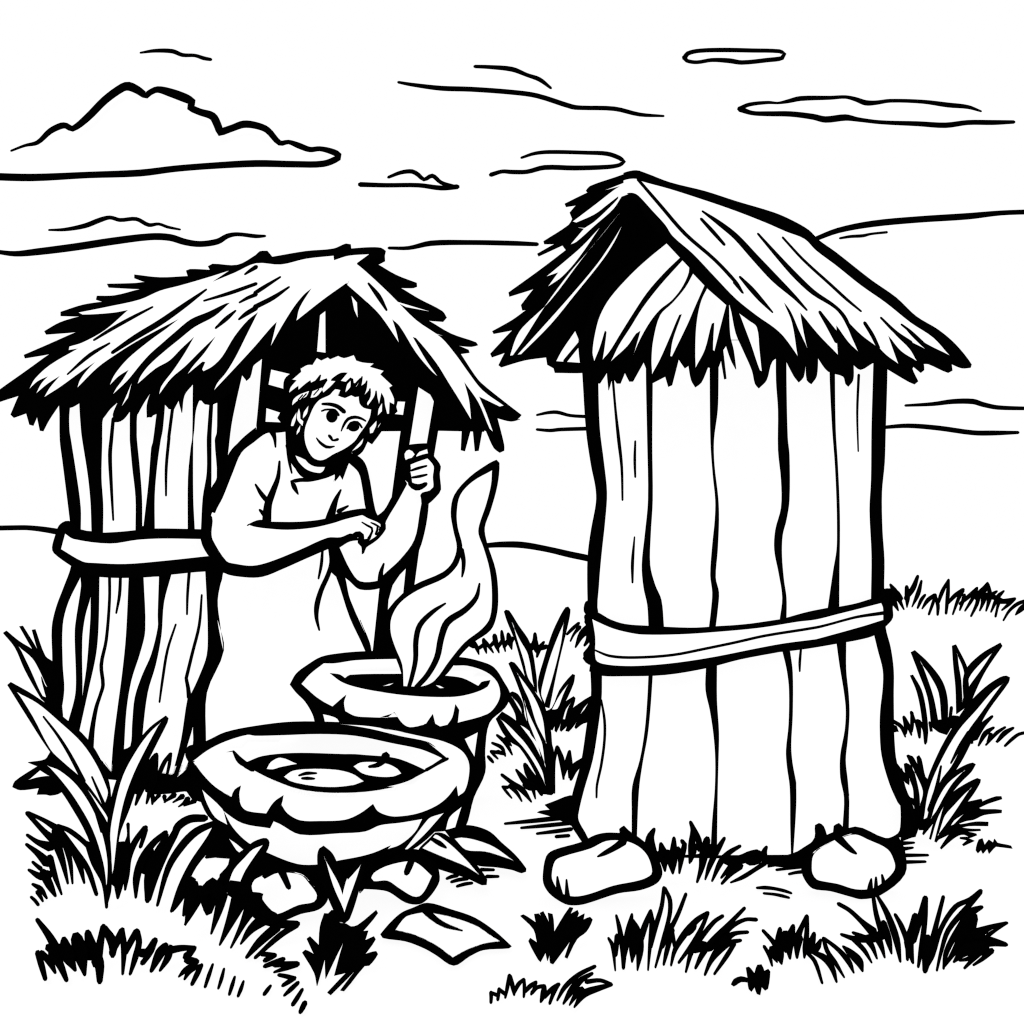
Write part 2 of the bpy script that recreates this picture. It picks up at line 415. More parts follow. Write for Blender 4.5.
# left thatch with the shade of its underside inked black
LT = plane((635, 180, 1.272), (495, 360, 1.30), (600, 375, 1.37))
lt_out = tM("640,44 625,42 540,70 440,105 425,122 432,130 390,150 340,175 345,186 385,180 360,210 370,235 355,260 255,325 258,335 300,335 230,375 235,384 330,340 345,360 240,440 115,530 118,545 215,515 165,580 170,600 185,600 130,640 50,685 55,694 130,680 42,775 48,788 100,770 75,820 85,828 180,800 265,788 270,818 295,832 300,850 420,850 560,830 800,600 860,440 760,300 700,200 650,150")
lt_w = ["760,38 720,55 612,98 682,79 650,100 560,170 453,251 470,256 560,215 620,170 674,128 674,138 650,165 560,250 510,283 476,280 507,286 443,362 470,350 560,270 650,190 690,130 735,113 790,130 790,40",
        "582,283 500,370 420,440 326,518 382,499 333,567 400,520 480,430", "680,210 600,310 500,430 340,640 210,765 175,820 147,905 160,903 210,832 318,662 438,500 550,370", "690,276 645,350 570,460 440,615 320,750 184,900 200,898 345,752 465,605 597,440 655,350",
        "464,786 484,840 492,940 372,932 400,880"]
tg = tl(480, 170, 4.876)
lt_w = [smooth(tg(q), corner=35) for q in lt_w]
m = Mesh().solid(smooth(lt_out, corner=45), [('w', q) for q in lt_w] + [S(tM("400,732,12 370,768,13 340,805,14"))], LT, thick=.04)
m.build("roof_underside", "straw", hut)
# hanging front fringe of straw
pan_out = tM("745,325 810,385 850,430 910,500 995,575 1000,700 1014,760 1024,836 1005,800 985,742 972,760 985,874 978,876 965,800 950,838 912,828 885,890 862,908 846,880 835,822 820,832 795,796 768,900 754,906 742,865 690,892 655,808 612,885 598,885 580,850 562,893 548,893 530,868 515,920 508,850 480,893 470,892 405,848 395,720 420,680 440,600 470,520 540,450 600,420")
pan_w = [tM("747,332 802,390 740,450 670,530 610,620 560,700 520,765 490,800 505,688 500,684 480,750 457,806 449,770 460,690 480,620 520,550 600,460 670,395"),
         tM("810,400 838,432 815,500 770,560 720,600 680,650 640,720 610,790 641,684 625,695 590,745 523,806 555,740 600,670 650,590 720,500"),
         tM("852,453 899,502 860,590 830,660 768,787 760,785 770,720 806,618 798,620 760,710 720,800 688,858 685,800 692,720 720,620 770,570 820,510"),
         tM("908,512 986,580 970,640 938,766 931,760 936,652 928,655 900,760 862,832 860,780 862,690 870,620 885,560")]
m = Mesh().solid(smooth(pan_out, corner=40), [W(q) for q in pan_w], plane((666, 244, 1.285), (600, 380, 1.30), (735, 380, 1.27)), thick=.02)
m.build("straw_fringe", "straw", hut)

# ================================================================== left hut
lhut = empty("thatched_hut", at(200, 766, 2.05)[:2] + (0,), "wide low hut with a shaggy thatched roof and an open doorway where the person kneels", "hut")
LW = drum(140, 92, 2.15, .17)
LWb = lambda P: 2.16 + .2 * np.sqrt(np.clip(1 - ((P[:, 0] - 140) / 92) ** 2, 0, 1))
out = tR("225,670 237,700 240,840") + tG("250,80 280,320 290,420 285,505 255,590 225,670 208,750 210,880") + tS("205,300 190,420 200,560 240,660 560,690 680,720 800,700") \
    + tS("822,530 828,320 893,160 870,0") + tG("868,640 890,525 870,330 870,150 912,60") + tR("918,830 925,780 950,670 985,570")
pl = [
 tR("320,640 290,660 277,730 277,800") + tG("283,0 305,140 322,270 322,362 367,366 363,250 352,140 330,0") + tR("325,800 318,690"),
 tR("412,752 440,715 475,683 452,738 460,766 490,760 520,725 520,840") + tG("520,0 530,110 543,230 543,362 480,368 411,372 412,260 405,150 408,0") + tR("408,810"),
 tR("602,650 588,700 588,750 627,735 612,850") + tG("606,30 595,170 575,345 568,345 567,230 558,110 547,0") + tR("546,810 550,730 575,690"),
 tR("660,690 675,715 692,715 715,680 727,730 735,660 772,615 770,830") + tG("764,30 753,150 752,358 618,358 618,220 628,100 642,0") + tR("650,800"),
 tR("783,720 800,672 820,697 838,697 829,820") + tG("828,0 828,130 812,230 805,358 778,358 772,230 772,0") + tR("776,800"),
 tR("852,695 870,690 868,810") + tG("860,0 868,150 845,192 845,0") + tR("846,800"),
 tG("322,548 318,555 272,650 250,740 250,900") + tS("256,320 240,430 272,452 300,350 305,280 300,120") + tG("302,740 325,585"),
 tG("363,626 340,705 328,800") + tS("330,342 347,230 358,100") + tG("363,700"),
 tG("397,546 393,750") + tS("383,180 355,310 313,500 350,530 375,565 445,650 455,520 470,400 490,250 505,100") + tG("516,546"),
 tG("573,547 580,760") + tS("560,170 525,280 505,400 495,558 522,545 530,450 540,350 570,260 605,180 632,70") + tG("632,700 637,545"),
 tG("685,536 655,650 645,780") + tS("622,220 590,330 570,490 560,640 690,660 725,520 752,350 765,335 800,260 828,180 832,80") + tG("828,640 822,524"),
 tS("772,465 772,540 740,640 708,670 740,570")]
gr = [tR("453,755,12 446,830,13") + tG("440,60,14 445,180,11 453,320,6"), tR("690,715,11 675,830,11"), tG("676,-10,11 665,110,10 664,222,6"),
      tG("438,540,10 438,640,10 425,800,11 405,900,13 412,980,13 400,1024,12"), tS("400,344,12 385,390,14 370,470,18 360,560,26"), tG("482,540,10 478,620,11 465,692,6"),
      tG("757,526,11 750,620,9 748,697,6"), tG("807,620,6 797,740,10 770,850,11 748,940,12") + tS("745,272,12 752,310,14 757,350,18"), tS("703,58,6 670,160,9 650,280,9 638,368,6")]
m = Mesh().solid(smooth(out), [W(p) for p in pl] + [S(p) for p in gr], LW, backD=LWb, grid=14)
m.build("plank_wall", "bare_wood", lhut)
bo = tG("285,328 262,325 236,343 222,380 209,430 216,452 285,503 320,522 400,547 570,549 690,537 820,525 895,528 900,490 840,466 822,420 808,358 620,355 540,362 430,372 320,358")
bwh = tG("260,373 295,395 440,413 550,398 650,393 803,395 812,425 836,465 650,485 500,497 380,493 330,487 243,437 250,410")
Mesh().solid(smooth(bo), [W(bwh)], lambda P: LW(P) - .025, backD=lambda P: LW(P) + .01, grid=12).build("rope_band", "rope", lhut)
# black sheet inked for the shade inside the hut under the gable, pale battens on it
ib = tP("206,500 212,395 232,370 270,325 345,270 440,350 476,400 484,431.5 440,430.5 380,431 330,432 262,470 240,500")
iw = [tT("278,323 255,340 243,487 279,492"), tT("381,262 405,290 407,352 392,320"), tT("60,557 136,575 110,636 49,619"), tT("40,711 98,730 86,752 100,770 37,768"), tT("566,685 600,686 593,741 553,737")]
Mesh().solid(ib, [W(q, False) for q in iw], flat(2.24), thick=.03).build("gable_shade", "bare_wood", lhut)
# door posts
dp_w = tR("968,580 985,600 1000,590 1018,530") + tT("25,512 10,700 0,800") + tV("226,108 180,145 150,175 108,228") + tR("910,905 925,780 945,680")
Mesh().solid(smooth(tP("224,455 228,420 234,390 243,360 263,355 266,380 262,440 240,470 236,766 222,766")), [W(dp_w)], flat(2.1), thick=.06).build("door_post", "bare_wood", lhut)
po = tP("408,386 418,378 441,393 438,430 434,454 423,520 414,586 404,660 398,766 364,766 372,660 380,585 392,496 399.5,440 404,410")  # the post's shadow side stays inked black along its left edge
pw = [tT("649,627 715,669 683,858 612,862"), tH("111,680 113,640 130,580 185,500 174,612 140,645")]
Mesh().solid(po, [W(q, False) for q in pw], flat(1.985), thick=.05).build("door_post", "bare_wood", lhut)
# left slope of the roof
LS = plane((355, 270, 1.85), (190, 275, 1.955), (210, 405, 1.85))
lo = tR("0,638 110,560 198,496 100,512 96,500 200,455 305,408 185,417 178,405 240,370 320,345 243,343 243,328 330,300 410,287 385,278 388,264 460,262 562,236 435,229 429,216 540,213 580,208 538,192 538,179 640,190 752,185 745,163 760,157 840,160 833,145 850,136 950,140 1024,100") \
   + tT("15,86 45,84 65,108 200,85 310,75 360,55 378,58 380,75 450,70 500,72 518,84 514,102 430,120 402,136 364,217 358,220 270,280 162,364 100,405 60,464 25,512") \
   + tR("1010,545 1000,588 985,602 972,572 940,630 880,680 850,697 826,697 810,682 790,682 772,615 737,660 727,730 714,680 695,716 680,716 652,690 605,748 590,748 600,652 575,690 550,735 520,724 482,764 460,768 452,742 472,686 440,715 400,760 330,760 320,690 280,710 235,700 195,760 172,804 160,802 148,745 132,782 118,778 105,732 78,742 55,750 43,738 75,662 0,686 -30,700 -30,662")
lw = tR("315,330 440,305 560,278 640,243 720,222 830,190 915,163 850,207 940,170 1024,133") + tT("100,138 200,115 310,103 312,121 370,103 452,97 404,132 404,140 366,214 360,213 270,277 162,362 175,310 222,233 190,260 150,310 100,390 60,462 83,367 60,390 0,460") \
   + tR("960,530") + tn("790,460 806,425 850,372 900,290 950,190 1014,62 960,105 892,188 830,290 780,340 735,364 728,355 744,318 730,315 655,377 680,340 740,270 797,186 720,260 640,340 570,400 508,482 520,440 580,360 640,270 687,188 620,250 560,310 490,350 398,428 412,392 455,335 532,265 612,200 690,138 790,84 870,14 850,17 760,60 670,98 590,163 522,222 462,275 412,330 345,412 273,480 290,450 320,410 352,357 300,390 256,434 275,390 320,330 370,280 470,200 540,150 608,97 500,153 390,213 290,276 193,345 90,447 100,415 130,370 180,317 110,365 0,445") + tR("178,667 200,630 240,583 190,615 146,652 165,615 192,585 150,605 118,634 140,595 200,540 312,474 275,480 278,466 330,450 420,400 512,320 450,331 330,338")
lk = [tR("610,308,6 520,355,12 440,400,12 376,440,7"), tR("825,238,6 740,300,18 640,370,22 540,430,20 450,490,12"), tR("438,453,6 360,500,14 270,577,5"), tR("1024,215,12 920,252,13 816,283,6"),
      tR("1024,258,14 990,272,12 958,290,6"), tR("942,323,6 905,355,16 863,392,7"), tR("1024,312,18 985,335,16 956,357,7"), tT("97,188,6 30,230,14 -4,252,14"), tT("132,228,6 70,270,16 -4,308,18"),
      tR("1024,148,16 1000,163,12 980,177,6"), tR("720,355,8 600,430,26 520,490,40")]
lw2 = [tn("366,428 340,490 317,542 348,500")]
Mesh().solid(smooth(lo, corner=50), [('w', smooth(lw, corner=40))] + [S(q) for q in lk[:-1]] + [('w', q) for q in lw2], LS, thick=.05).build("roof_slope", "straw", lhut)
# right slope seen edge on
ro = tT("390,135 430,118 514,104 515,124 488,138 560,180 642,212 643,226 630,231 578,231 650,275 745,325 762,350 748,366 690,362 780,415 880,450 887,460 862,466 808,462 850,480 853,490 818,495 870,575") \
   + tM("4,892 100,970 165,1020 150,1036 120,1045") + tT("1055,757 1020,765 965,752 992,860 992,882 975,890 952,872 920,803 905,800 890,882 876,884 868,800 858,800 835,884 820,880 824,800 760,795 720,700 640,560 560,430 480,320 356,215")
rw = tT("380,128 396,131 455,180 540,260 640,360 740,430 800,500 850,570 905,640 990,702 975,706 892,666 920,730 947,806 935,795 890,690 833,608 852,680 860,757 820,690 770,610 720,530 640,432 627,428 680,520 724,583 700,562 640,490 575,385 545,357 562,410 577,482 550,430 500,345 440,285 358,213 345,214")
rk = [tT("450,214,7 490,265,18 522,320,7")]
Mesh().solid(smooth(ro, corner=45), [('w', smooth(rw, corner=40))] + [('w', tT(q)) for q in ("548,282 692,325 600,308", "666,404 746,423 700,408")] + [S(q) for q in rk],
             plane((355, 262, 1.862), (520, 415, 1.95), (470, 440, 1.9)), thick=.05).build("roof_slope", "straw", lhut)

# ================================================================== kneeling person
def limb(bm, a, b, ra, rb, n=14):
    a, b = Vector(a), Vector(b); d = b - a; L = d.length
    q = d.to_track_quat('Z', 'Y')
    rings = []
    prof = [(-ra * math.cos(t), ra * math.sin(t)) for t in (.15, .5, .9, 1.25)] + [(0, ra), (L * .5, (ra + rb) / 2), (L, rb)] + [(L + rb * math.sin(t), rb * math.cos(t)) for t in (.35, .7, 1.1, 1.45)]
    for z, r in prof:
        rings.append([bm.verts.new(a + q @ Vector((r * math.cos(i * 2 * math.pi / n), r * math.sin(i * 2 * math.pi / n), z))) for i in range(n)])
    for r0, r1 in zip(rings, rings[1:]):
        for i in range(n): bm.faces.new((r0[i], r0[(i + 1) % n], r1[(i + 1) % n], r1[i]))
    bm.faces.new(rings[0][::-1]); bm.faces.new(rings[-1])

def figure():
    bm = bmesh.new()
    J = dict(pelvis=(285, 665, 2.06), chest=(300, 530, 2.05), neck=(322, 470, 2.02), head=(334, 415, 2.01), shl=(258, 462, 2.03), ell=(232, 548, 1.97), wrl=(345, 530, 1.90),
             shr=(352, 478, 2.04), elr=(365, 568, 1.965), wrr=(408, 492, 1.965), hdl=(372, 530, 1.90), hdr=(420, 470, 1.965), kl=(255, 728, 1.93), kr=(325, 728, 1.93), fl=(255, 742, 2.22), fr=(322, 742, 2.22))
    j = {k: at(*v) for k, v in J.items()}
    for a, b, ra, rb in (("pelvis", "chest", .1, .095), ("chest", "neck", .085, .04), ("neck", "head", .042, .055), ("chest", "shl", .06, .05), ("chest", "shr", .06, .05), ("shl", "ell", .048, .038), ("ell", "wrl", .035, .022),
                         ("shr", "elr", .042, .034), ("elr", "wrr", .03, .022), ("wrl", "hdl", .02, .02), ("wrr", "hdr", .02, .02), ("pelvis", "kl", .075, .055), ("pelvis", "kr", .075, .055), ("kl", "fl", .05, .035), ("kr", "fr", .05, .035)):
        limb(bm, j[a], j[b], ra, rb)
    me = bpy.data.meshes.new("figure"); bm.to_mesh(me); bm.free()
    ob = bpy.data.objects.new("figure", me); COL.objects.link(ob)
    md = ob.modifiers.new("r", 'REMESH'); md.mode = 'VOXEL'; md.voxel_size = .012
    sm = ob.modifiers.new("s", 'SMOOTH'); sm.iterations = 6
    dg = bpy.context.evaluated_depsgraph_get()
    ev = ob.evaluated_get(dg).to_mesh()
    d = ([tuple(v.co) for v in ev.vertices], [tuple(p.vertices) for p in ev.polygons], [0] * len(ev.polygons))
    bpy.data.objects.remove(ob); bpy.data.meshes.remove(me)
    return d

person = empty("person", at(285, 745, 2.05)[:2] + (0,), "kneeling person in a loose pale robe, short curly hair, one hand gripping the door post", "person")
body = Mesh().add(figure())
# forearm across the chest with its hand
fa = tV("192,506 205,494 240,488 400,488 520,474 600,452 650,440 690,455 742,498 742,516 715,552 690,572 664,590 655,612 648,616 646,586 632,572 634,548 562,577 520,592 420,635 330,675 250,706 180,708 95,690 40,630 8,575 8,540 30,500 50,450")
fw = tV("20,440 48,470 45,530 50,560 105,645 140,656 210,664 280,648 400,600 510,552 562,550 600,535") + tY("180,832 205,815 240,812 268,835 272,875 300,872 318,885 372,848 388,815 407,785 405,752 380,735 300,702 262,680 250,680 120,712") + tV("530,492 450,510 350,518 260,512 215,505 200,500 190,490")
fk = [tY("256,738,7 300,765,13 335,785,15 338,810,14 325,840,16 310,870,24"), tY("328,741,7 360,755,13 382,768,16 378,800,14 368,832,18"), tY("386,768,8 400,780,10 395,800,10"), tY("235,900,20 245,870,26 240,845,26")]
body.solid(smooth(fa), [W(fw)] + [S(q) for q in fk], flat(1.855), thick=.03, bulge=.03, radius=18, grid=6)
# raised forearm and the hand round the post
f2 = tV("545,575 575,700 600,725 640,757 720,752 780,715 865,620 897,530 914,410 905,360 835,300 770,385 738,440 700,470")
f2w = tV("557,590 600,565 650,560 690,560 737,515 743,485 790,405 835,322 870,350 890,372 880,450 858,560 800,640 735,700 718,722 640,726 600,680")
body.solid(smooth(f2), [W(f2w), S(tV("735,655,6 724,690,16 722,730,24"))], flat(1.93), thick=.03, bulge=.028, radius=18, grid=6)
h2 = tY("625,128 640,118 775,108 800,118 832,212 858,245 884,290 876,350 886,475 872,505 785,590 735,600 720,520 640,470 610,410 575,380 580,260 588,180 605,145")
h2w = [tY("594,190 610,165 632,155 660,168 680,195 655,224 625,232 605,243 596,220"), tY("688,206 715,172 750,160 778,150 786,188 740,198 690,216"),
       tY("643,275 700,252 780,225 800,245 832,290 825,375 828,458 800,485 738,503 725,520 735,620 640,600 600,400 640,430 640,400")]
h2k = [tY("648,325,12 700,307,20 772,287,12"), tY("660,380,14 720,370,20 774,357,12"), tY("640,390,26 642,430,34 690,458,50 730,452,42 765,432,30"), tY("640,300,12 630,330,24 640,390,26")]
h2w2 = [tY("644,283 660,300 648,312"), tY("654,350 672,328 690,330 665,365 656,360"), tY("680,410 690,398 740,385 768,400 760,418 700,424")]
body.solid(smooth(h2), [W(q) for q in h2w] + [S(q) for q in h2k] + [W(q) for q in h2w2], flat(1.888), thick=.05, bulge=.012, radius=8, grid=5)
# head
face = tX("395,437 440,415 480,395 520,352 565,360 545,402 600,422 650,400 680,415 712,410 718,465 750,500 812,515 800,580 770,640 720,710 680,770 600,830 500,880 450,912 400,925 340,900 292,820 274,740 280,660 310,580 350,490")
fout = tX("385,432 435,403 474,384 516,338 574,348 557,392 600,410 650,388 685,403 720,398 728,460 757,490 822,506 812,586 784,650 735,722 698,785 625,880 525,950 400,958 335,940 290,885 264,800 258,720 270,650 300,570 338,482")
def circ(x, y, rx, ry): return tX(" ".join("%f,%f" % (x + rx * math.cos(a * math.pi / 9), y + ry * math.sin(a * math.pi / 9)) for a in range(18)))
fink = [S(tX("420,472,16 480,474,24 540,492,30 592,533,32")), S(tX("414,528,10 440,518,12 480,516,12 520,522,16 548,560,18")), ('k', circ(495, 570, 47, 52)), S(tX("570,688,6 590,640,16 625,592,22 680,577,22 730,588,16 765,608,10")),
        ('k', circ(668, 655, 48, 38)), S(tX("618,668,12 645,625,16 700,618,16 735,660,12")), S(tX("474,726,20 488,742,22 500,762,14 520,762,16 541,755,20")), S(tX("372,744,6 400,780,18 450,815,22 480,818,18 514,811,7"))]
body.solid(smooth(fout), [W(face)] + fink, flat(1.93), thick=.05, bulge=.035, radius=10, grid=3.5)
body.build("body", "skin", person)
# hair
ho = tX("108,330 118,275 150,240 250,185 300,148 330,150 375,95 410,110 470,92 550,78 600,95 680,72 700,115 760,128 830,138 815,165 920,198 900,235 985,318 970,340 1002,440 1005,480 1018,530 985,560 940,600 890,690 815,792 780,770 740,850 700,885 655,860 590,880 400,960 250,900 150,860 138,700 120,560")
hw = [tX("178,277 250,215 245,190 300,160 340,160 375,105 410,125 462,100 480,115 545,88 590,105 670,82 690,125 740,140 828,148 798,175 908,207 882,235 978,325 952,342 992,430") + tl(280, 370, 1024/120)("972,292 935,273 930,372 915,374 895,290 890,240 865,193 845,287 820,183 800,230 750,302 743,290 768,163 715,217 703,207 741,96 700,130 648,142 702,60 680,70 640,112 630,110 625,75 600,63 560,100 520,92 578,23 520,23 440,75 433,92 472,95 430,140 370,192 358,165 406,88 400,70 340,90 352,43 335,45 300,90 265,107 260,86 225,110 158,167 157,133 78,192 90,150 142,88 103,80"),
      tX("178,482 185,440 230,400 312,368 290,412 220,445"), tX("325,422 340,370 418,340 415,362 370,412"), tl(280, 370, 1024/120)("602,92 575,120 558,188 578,172 600,145"),
      tX("863,562 870,510 897,466 895,530"), tX("800,707 798,665 852,607 850,642 822,702"), tX("888,622 864,662 868,645"), tX("232,508 240,540 242,590 266,610 260,648 220,600 216,560"), tX("307,488 270,540 263,587 295,550"),
      tX("212,540 178,600 167,648 186,648 205,600"), tX("242,642 215,690 213,718 236,690"), tX("747,748 700,800 657,848 700,825 735,790")]
hk = [tl(280, 370, 1024/120)(q) for q in ("700,58,8 682,120,26 645,190,36", "741,94,8 722,160,30 690,230,40", "768,161,8 756,220,32 715,280,44", "820,181,8 816,250,26 790,320,44", "345,44,6 320,80,14 300,110,20", "560,30,6 520,60,22 480,90,14")]
hk2 = [tX("225,440,5 260,400,7"), tX("245,440,5 290,390,7"), tX("350,400,4 390,355,5")]
Mesh().solid(smooth(ho, corner=45), [('w', smooth(q, corner=40)) for q in hw] + [S(q) for q in hk + hk2], flat(1.96), thick=.07, bulge=.018, radius=14, grid=5).build("hair", "hair", person)
# robe
rob = tV("262,115 200,150 150,175 112,222 75,320 35,370 20,480 3,530 8,580 40,625 93,690 62,800 72,900 86,1000") + tW("168,120 99,290 92,480 100,580 500,600 760,560 765,125 720,0") \
    + tV("690,1000 600,800 583,725 556,600 640,560 720,480 700,440 672,290 650,240 600,212 540,230 400,230 345,125 320,122")
rwh = [tV("266,132 215,168 165,210 130,290 90,390 60,450 45,530 50,560 105,645 210,660 400,590 520,545 700,520 665,440 650,350 635,290 595,250 570,318 560,300 540,325 540,290 500,310 440,318 400,300 365,240 350,200 350,125 310,130"),
       tV("92,690 180,706 250,700 330,668 520,588 525,640 527,690 545,706 600,870 660,1000 690,1100") + tW("740,150 760,560 500,600 103,580 103,480 107,290 175,120 150,0") + tV("93,1000 80,900 70,800"),
       tX("192,826 240,834 268,890 310,945 360,970 442,974 432,1002 400,1026 300,1002 230,940 200,880")]
rkk = [tV("348,120,12 352,200,12 358,250,10 367,292,5"), tV("355,180,26 370,240,20 400,280,16 440,300,18 490,302,22 530,285,24"), tV("392,376,5 378,350,18 368,326,14 400,320,14 440,318,16 500,302,20 540,280,30"),
       tV("285,115,30 298,150,14 302,188,5"), tV("318,246,7 312,310,16 290,370,24 272,420,30 266,500,36"), tV("222,338,6 245,375,16 266,400,18"), tV("239,440,8 262,462,22"),
       tV("193,503,10 240,490,20 300,500,20 400,498,20 500,485,18 560,462,20 650,446,22 700,450,22"), tV("563,360,6 543,400,18 527,450,30 518,480,34"), tV("592,424,6 555,445,18"),
       tV("490,600,8 485,660,11 474,714,6"), tV("526,590,26 526,650,16 512,700,17 485,760,18 468,820,20 466,870,14 477,920,6")]
robk = [tV("505,240 600,215 610,240 595,255 570,320 576,280 560,290 533,328 548,290 520,290 440,300")]  # neck shade inked black above the collar
Mesh().solid(smooth(rob), [W(q) for q in rwh] + [K(q) for q in robk] + [S(q) for q in rkk] + [W(rwh[2])], flat(2.01), thick=.04, bulge=.07, radius=45, grid=9).build("robe", "cloth", person)

# ================================================================== bowls
def lathe(cx, cy, prof, n=72):
    bm = bmesh.new(); R = []
    for r, z in prof:
        R.append([bm.verts.new((cx + max(r, 1e-4) * math.cos(i * 2 * math.pi / n), cy + max(r, 1e-4) * math.sin(i * 2 * math.pi / n), z)) for i in range(n)])
    for a, b in zip(R, R[1:]):
        for i in range(n): bm.faces.new((a[i], a[(i + 1) % n], b[(i + 1) % n], b[i]))
    return bm
def core(cx, cy, prof):                        # the closed round body inside the drawn shell
    bm = lathe(cx, cy, prof); bm.verts.index_update()
    d = ([tuple(v.co) for v in bm.verts], [tuple(v.index for v in f.verts) for f in bm.faces], [0] * len(bm.faces)); bm.free()
    return d
bc = at(331, 770, 1.30)
bowl = empty("wide_bowl", (bc[0], 1.30, .05), "wide shallow front bowl with a wavy rim, dark broth inside, set on stones", "bowl")
bmh = lathe(bc[0], 1.30, [(0, .05), (.1, .05), (.15, .075), (.185, .115), (.207, .15), (.214, .166), (.206, .178), (.19, .172), (.175, .150), (.12, .142), (0, .142)])
out = tW("22,540 30,508 60,498 105,485 180,450 300,425 450,408 640,410 760,418 900,440 1024,468") + tI("170,528 260,555 325,586 362,640 370,700 352,770 330,810 270,870 215,930 150,985 100,1008 40,1016") + tW("800,965 700,987 560,990 470,985 350,945 250,905 170,835 110,780 70,690 45,620 40,580")
back = tW("50,565 110,520 180,485 270,458 300,462 400,460 560,455 700,462 850,492 960,515 1024,540") + tI("250,633 180,680") + tW("985,602 880,558 800,545 590,535 450,533 330,545 265,570 240,560 212,523")
front = tW("52,568 90,620 140,670 205,710 218,680 242,664 235,700 245,745 270,765 345,775 375,730 413,702 405,740 430,775 480,802 560,805 660,800 720,775 772,737 790,765 830,783 870,787 950,775 1024,745") + tI("270,790 306,744 312,786 340,764 357,700 355,645 325,600 255,565 170,545 60,522 0,513") \
      + tW("900,450 760,424 640,416 760,436 880,465 990,488 1024,510") + tI("180,562 270,635 190,682 100,725 0,748") + tW("860,668 740,687 600,690 480,677 380,642 290,597 235,562 212,525 130,540")
bw2 = [back, front, tW("88,678 170,755 182,790 190,820 140,790 105,730"), tW("173,763 250,812 360,832 374,804 400,815 480,857 640,852 740,845 800,820 880,810 970,795 940,850 880,900 830,917 843,902 780,930 720,947 640,962 560,978 470,977 350,932 270,890 210,830"), tl(400, 780, 1024/140)("322,240 230,268 200,290 100,420 22,522 60,505 180,400")]
sk = [tW("214,526,8 240,562,24 290,597,20"), tI("185,680,12 230,655,10 270,635,10")]
Mesh().solid(smooth(out), [W(q, corner=40) for q in bw2] + [('w', tW("58,562 130,534 208,527 208,542 130,550 60,572"))] + [S(q) for q in sk], onmesh(bmh, 1.3), thick=0, grid=6).add(core(bc[0], 1.3, [(0, .058), (.09, .06), (.125, .08), (.155, .112), (.165, .128), (0, .128)])).build("vessel", "clay", bowl)
Mesh().solid(smooth(tW("272,572 330,548 450,537 590,539 700,537 800,549 880,564 975,602 930,636 860,660 740,680 600,683 480,670 380,635 295,592")), [], lambda P: F * (H - .146) / (P[:, 1] - HY) * .985, thick=0, grid=8, edge=False).build("broth", "food", bowl)
bl = [(tW("335,600 355,565 400,540 480,575 400,602"), tW("345,597 362,568 402,550 469,576 400,590 370,599"), [], "pale wedge shaped food chunk at the left in the front bowl's broth", "food_chunk"),
      (tW("405,625 445,596 520,587 620,590 695,608 745,646 690,670 600,678 500,668 435,650"), tW("414,627 450,603 520,595 620,598 690,615 736,646 690,662 600,670 500,660 440,645"), [tW("476,622,6 505,614,12 545,613,6"), tW("488,634,8 510,634,12 537,635,6")], "large flat oval dumpling in the front bowl with two short marks", "dumpling"),
      (tW("684,585 715,563 770,560 800,560 810,535 825,528 838,540 835,566 875,588 893,616 850,636 790,636 725,622"), tW("692,586 720,570 770,567 830,575 870,595 886,615 850,628 790,628 730,615"), [tW("757,587,10 790,580,18 815,560,26 827,540,26")], "round vegetable with a dark stem at the right in the front bowl", "vegetable")]
for o, wq, kq, lab, nm in bl:
    DD = lambda P: .955 * F * (H - .146) / (P[:, 1] - HY)
    tag(Mesh().solid(smooth(o), [W(wq)] + [S(q) for q in kq], DD, thick=0, grid=5).build(nm, "food"), lab, "food", None)
pc = at(398, 690, 1.72)
pot = empty("fire_pot", (pc[0], 1.72, 0), "tall rear pot with a drooping rim, flame rising from its dark mouth", "pot")
pmh = lathe(pc[0], 1.72, [(0, 0), (.15, 0), (.18, .08), (.2, .15), (.213, .19), (.219, .215), (.205, .235), (.185, .225), (.165, .2), (0, .195)])
out = tW("440,258 465,215 510,180 565,148 640,134 720,127 870,122") + tI("60,224 200,225 325,230 400,246 455,270 495,328 520,380 500,430 438,490 420,600 420,690 375,790 340,910 300,920 100,930 -100,900") + tW("600,700 560,500 540,410 530,375 500,325 465,290")
rimw = tW("484,256 520,215 575,172 620,172 700,160 850,155 1000,155") + tI("285,260 350,262 425,287 468,325 482,375 468,418 430,457 310,492 316,440 302,418 290,470 270,500 240,507 220,495 211,457 185,495 140,508 100,500 57,453 0,470") + tW("1010,378 975,420 920,430 890,415 857,370 830,392 760,390 700,385 660,365 655,330 664,300 635,325 610,347 560,320 520,288")
hole = tW("598,212 640,218 660,232 680,219 870,215 1000,215") + tI("258,302 330,312 393,343 405,328 442,320 430,347 372,373 300,387 200,388 100,381 0,368") + tW("900,296 800,287 700,267 645,247")
pw2 = [W(rimw, corner=38), K(hole), W(tI("10,345 35,335 55,332 40,342")), W(tI("222,340 240,342 257,352 240,354")), W(tW("571,376 600,382 630,395 642,420 580,413")), W(tI("338,555 392,528 378,628 355,590")), W(tI("327,826 300,915 262,920 278,868"))]
Mesh().solid(smooth(out), pw2, onmesh(pmh, 1.72), thick=0, grid=6).add(core(pc[0], 1.72, [(0, .004), (.13, .004), (.142, .08), (.155, .15), (.16, .175), (0, .175)])).build("vessel", "clay", pot)
fo = tH("546,80 557,92 549,180 522,280 498,350 507,410 542,520 552,620 546,700 522,760 450,812 400,862 350,932 285,985 240,992 190,990 170,985 165,930 140,860 118,790 113,710 150,640 215,582 330,530 370,490 388,430 374,360 364,290 378,220 440,148 520,92")
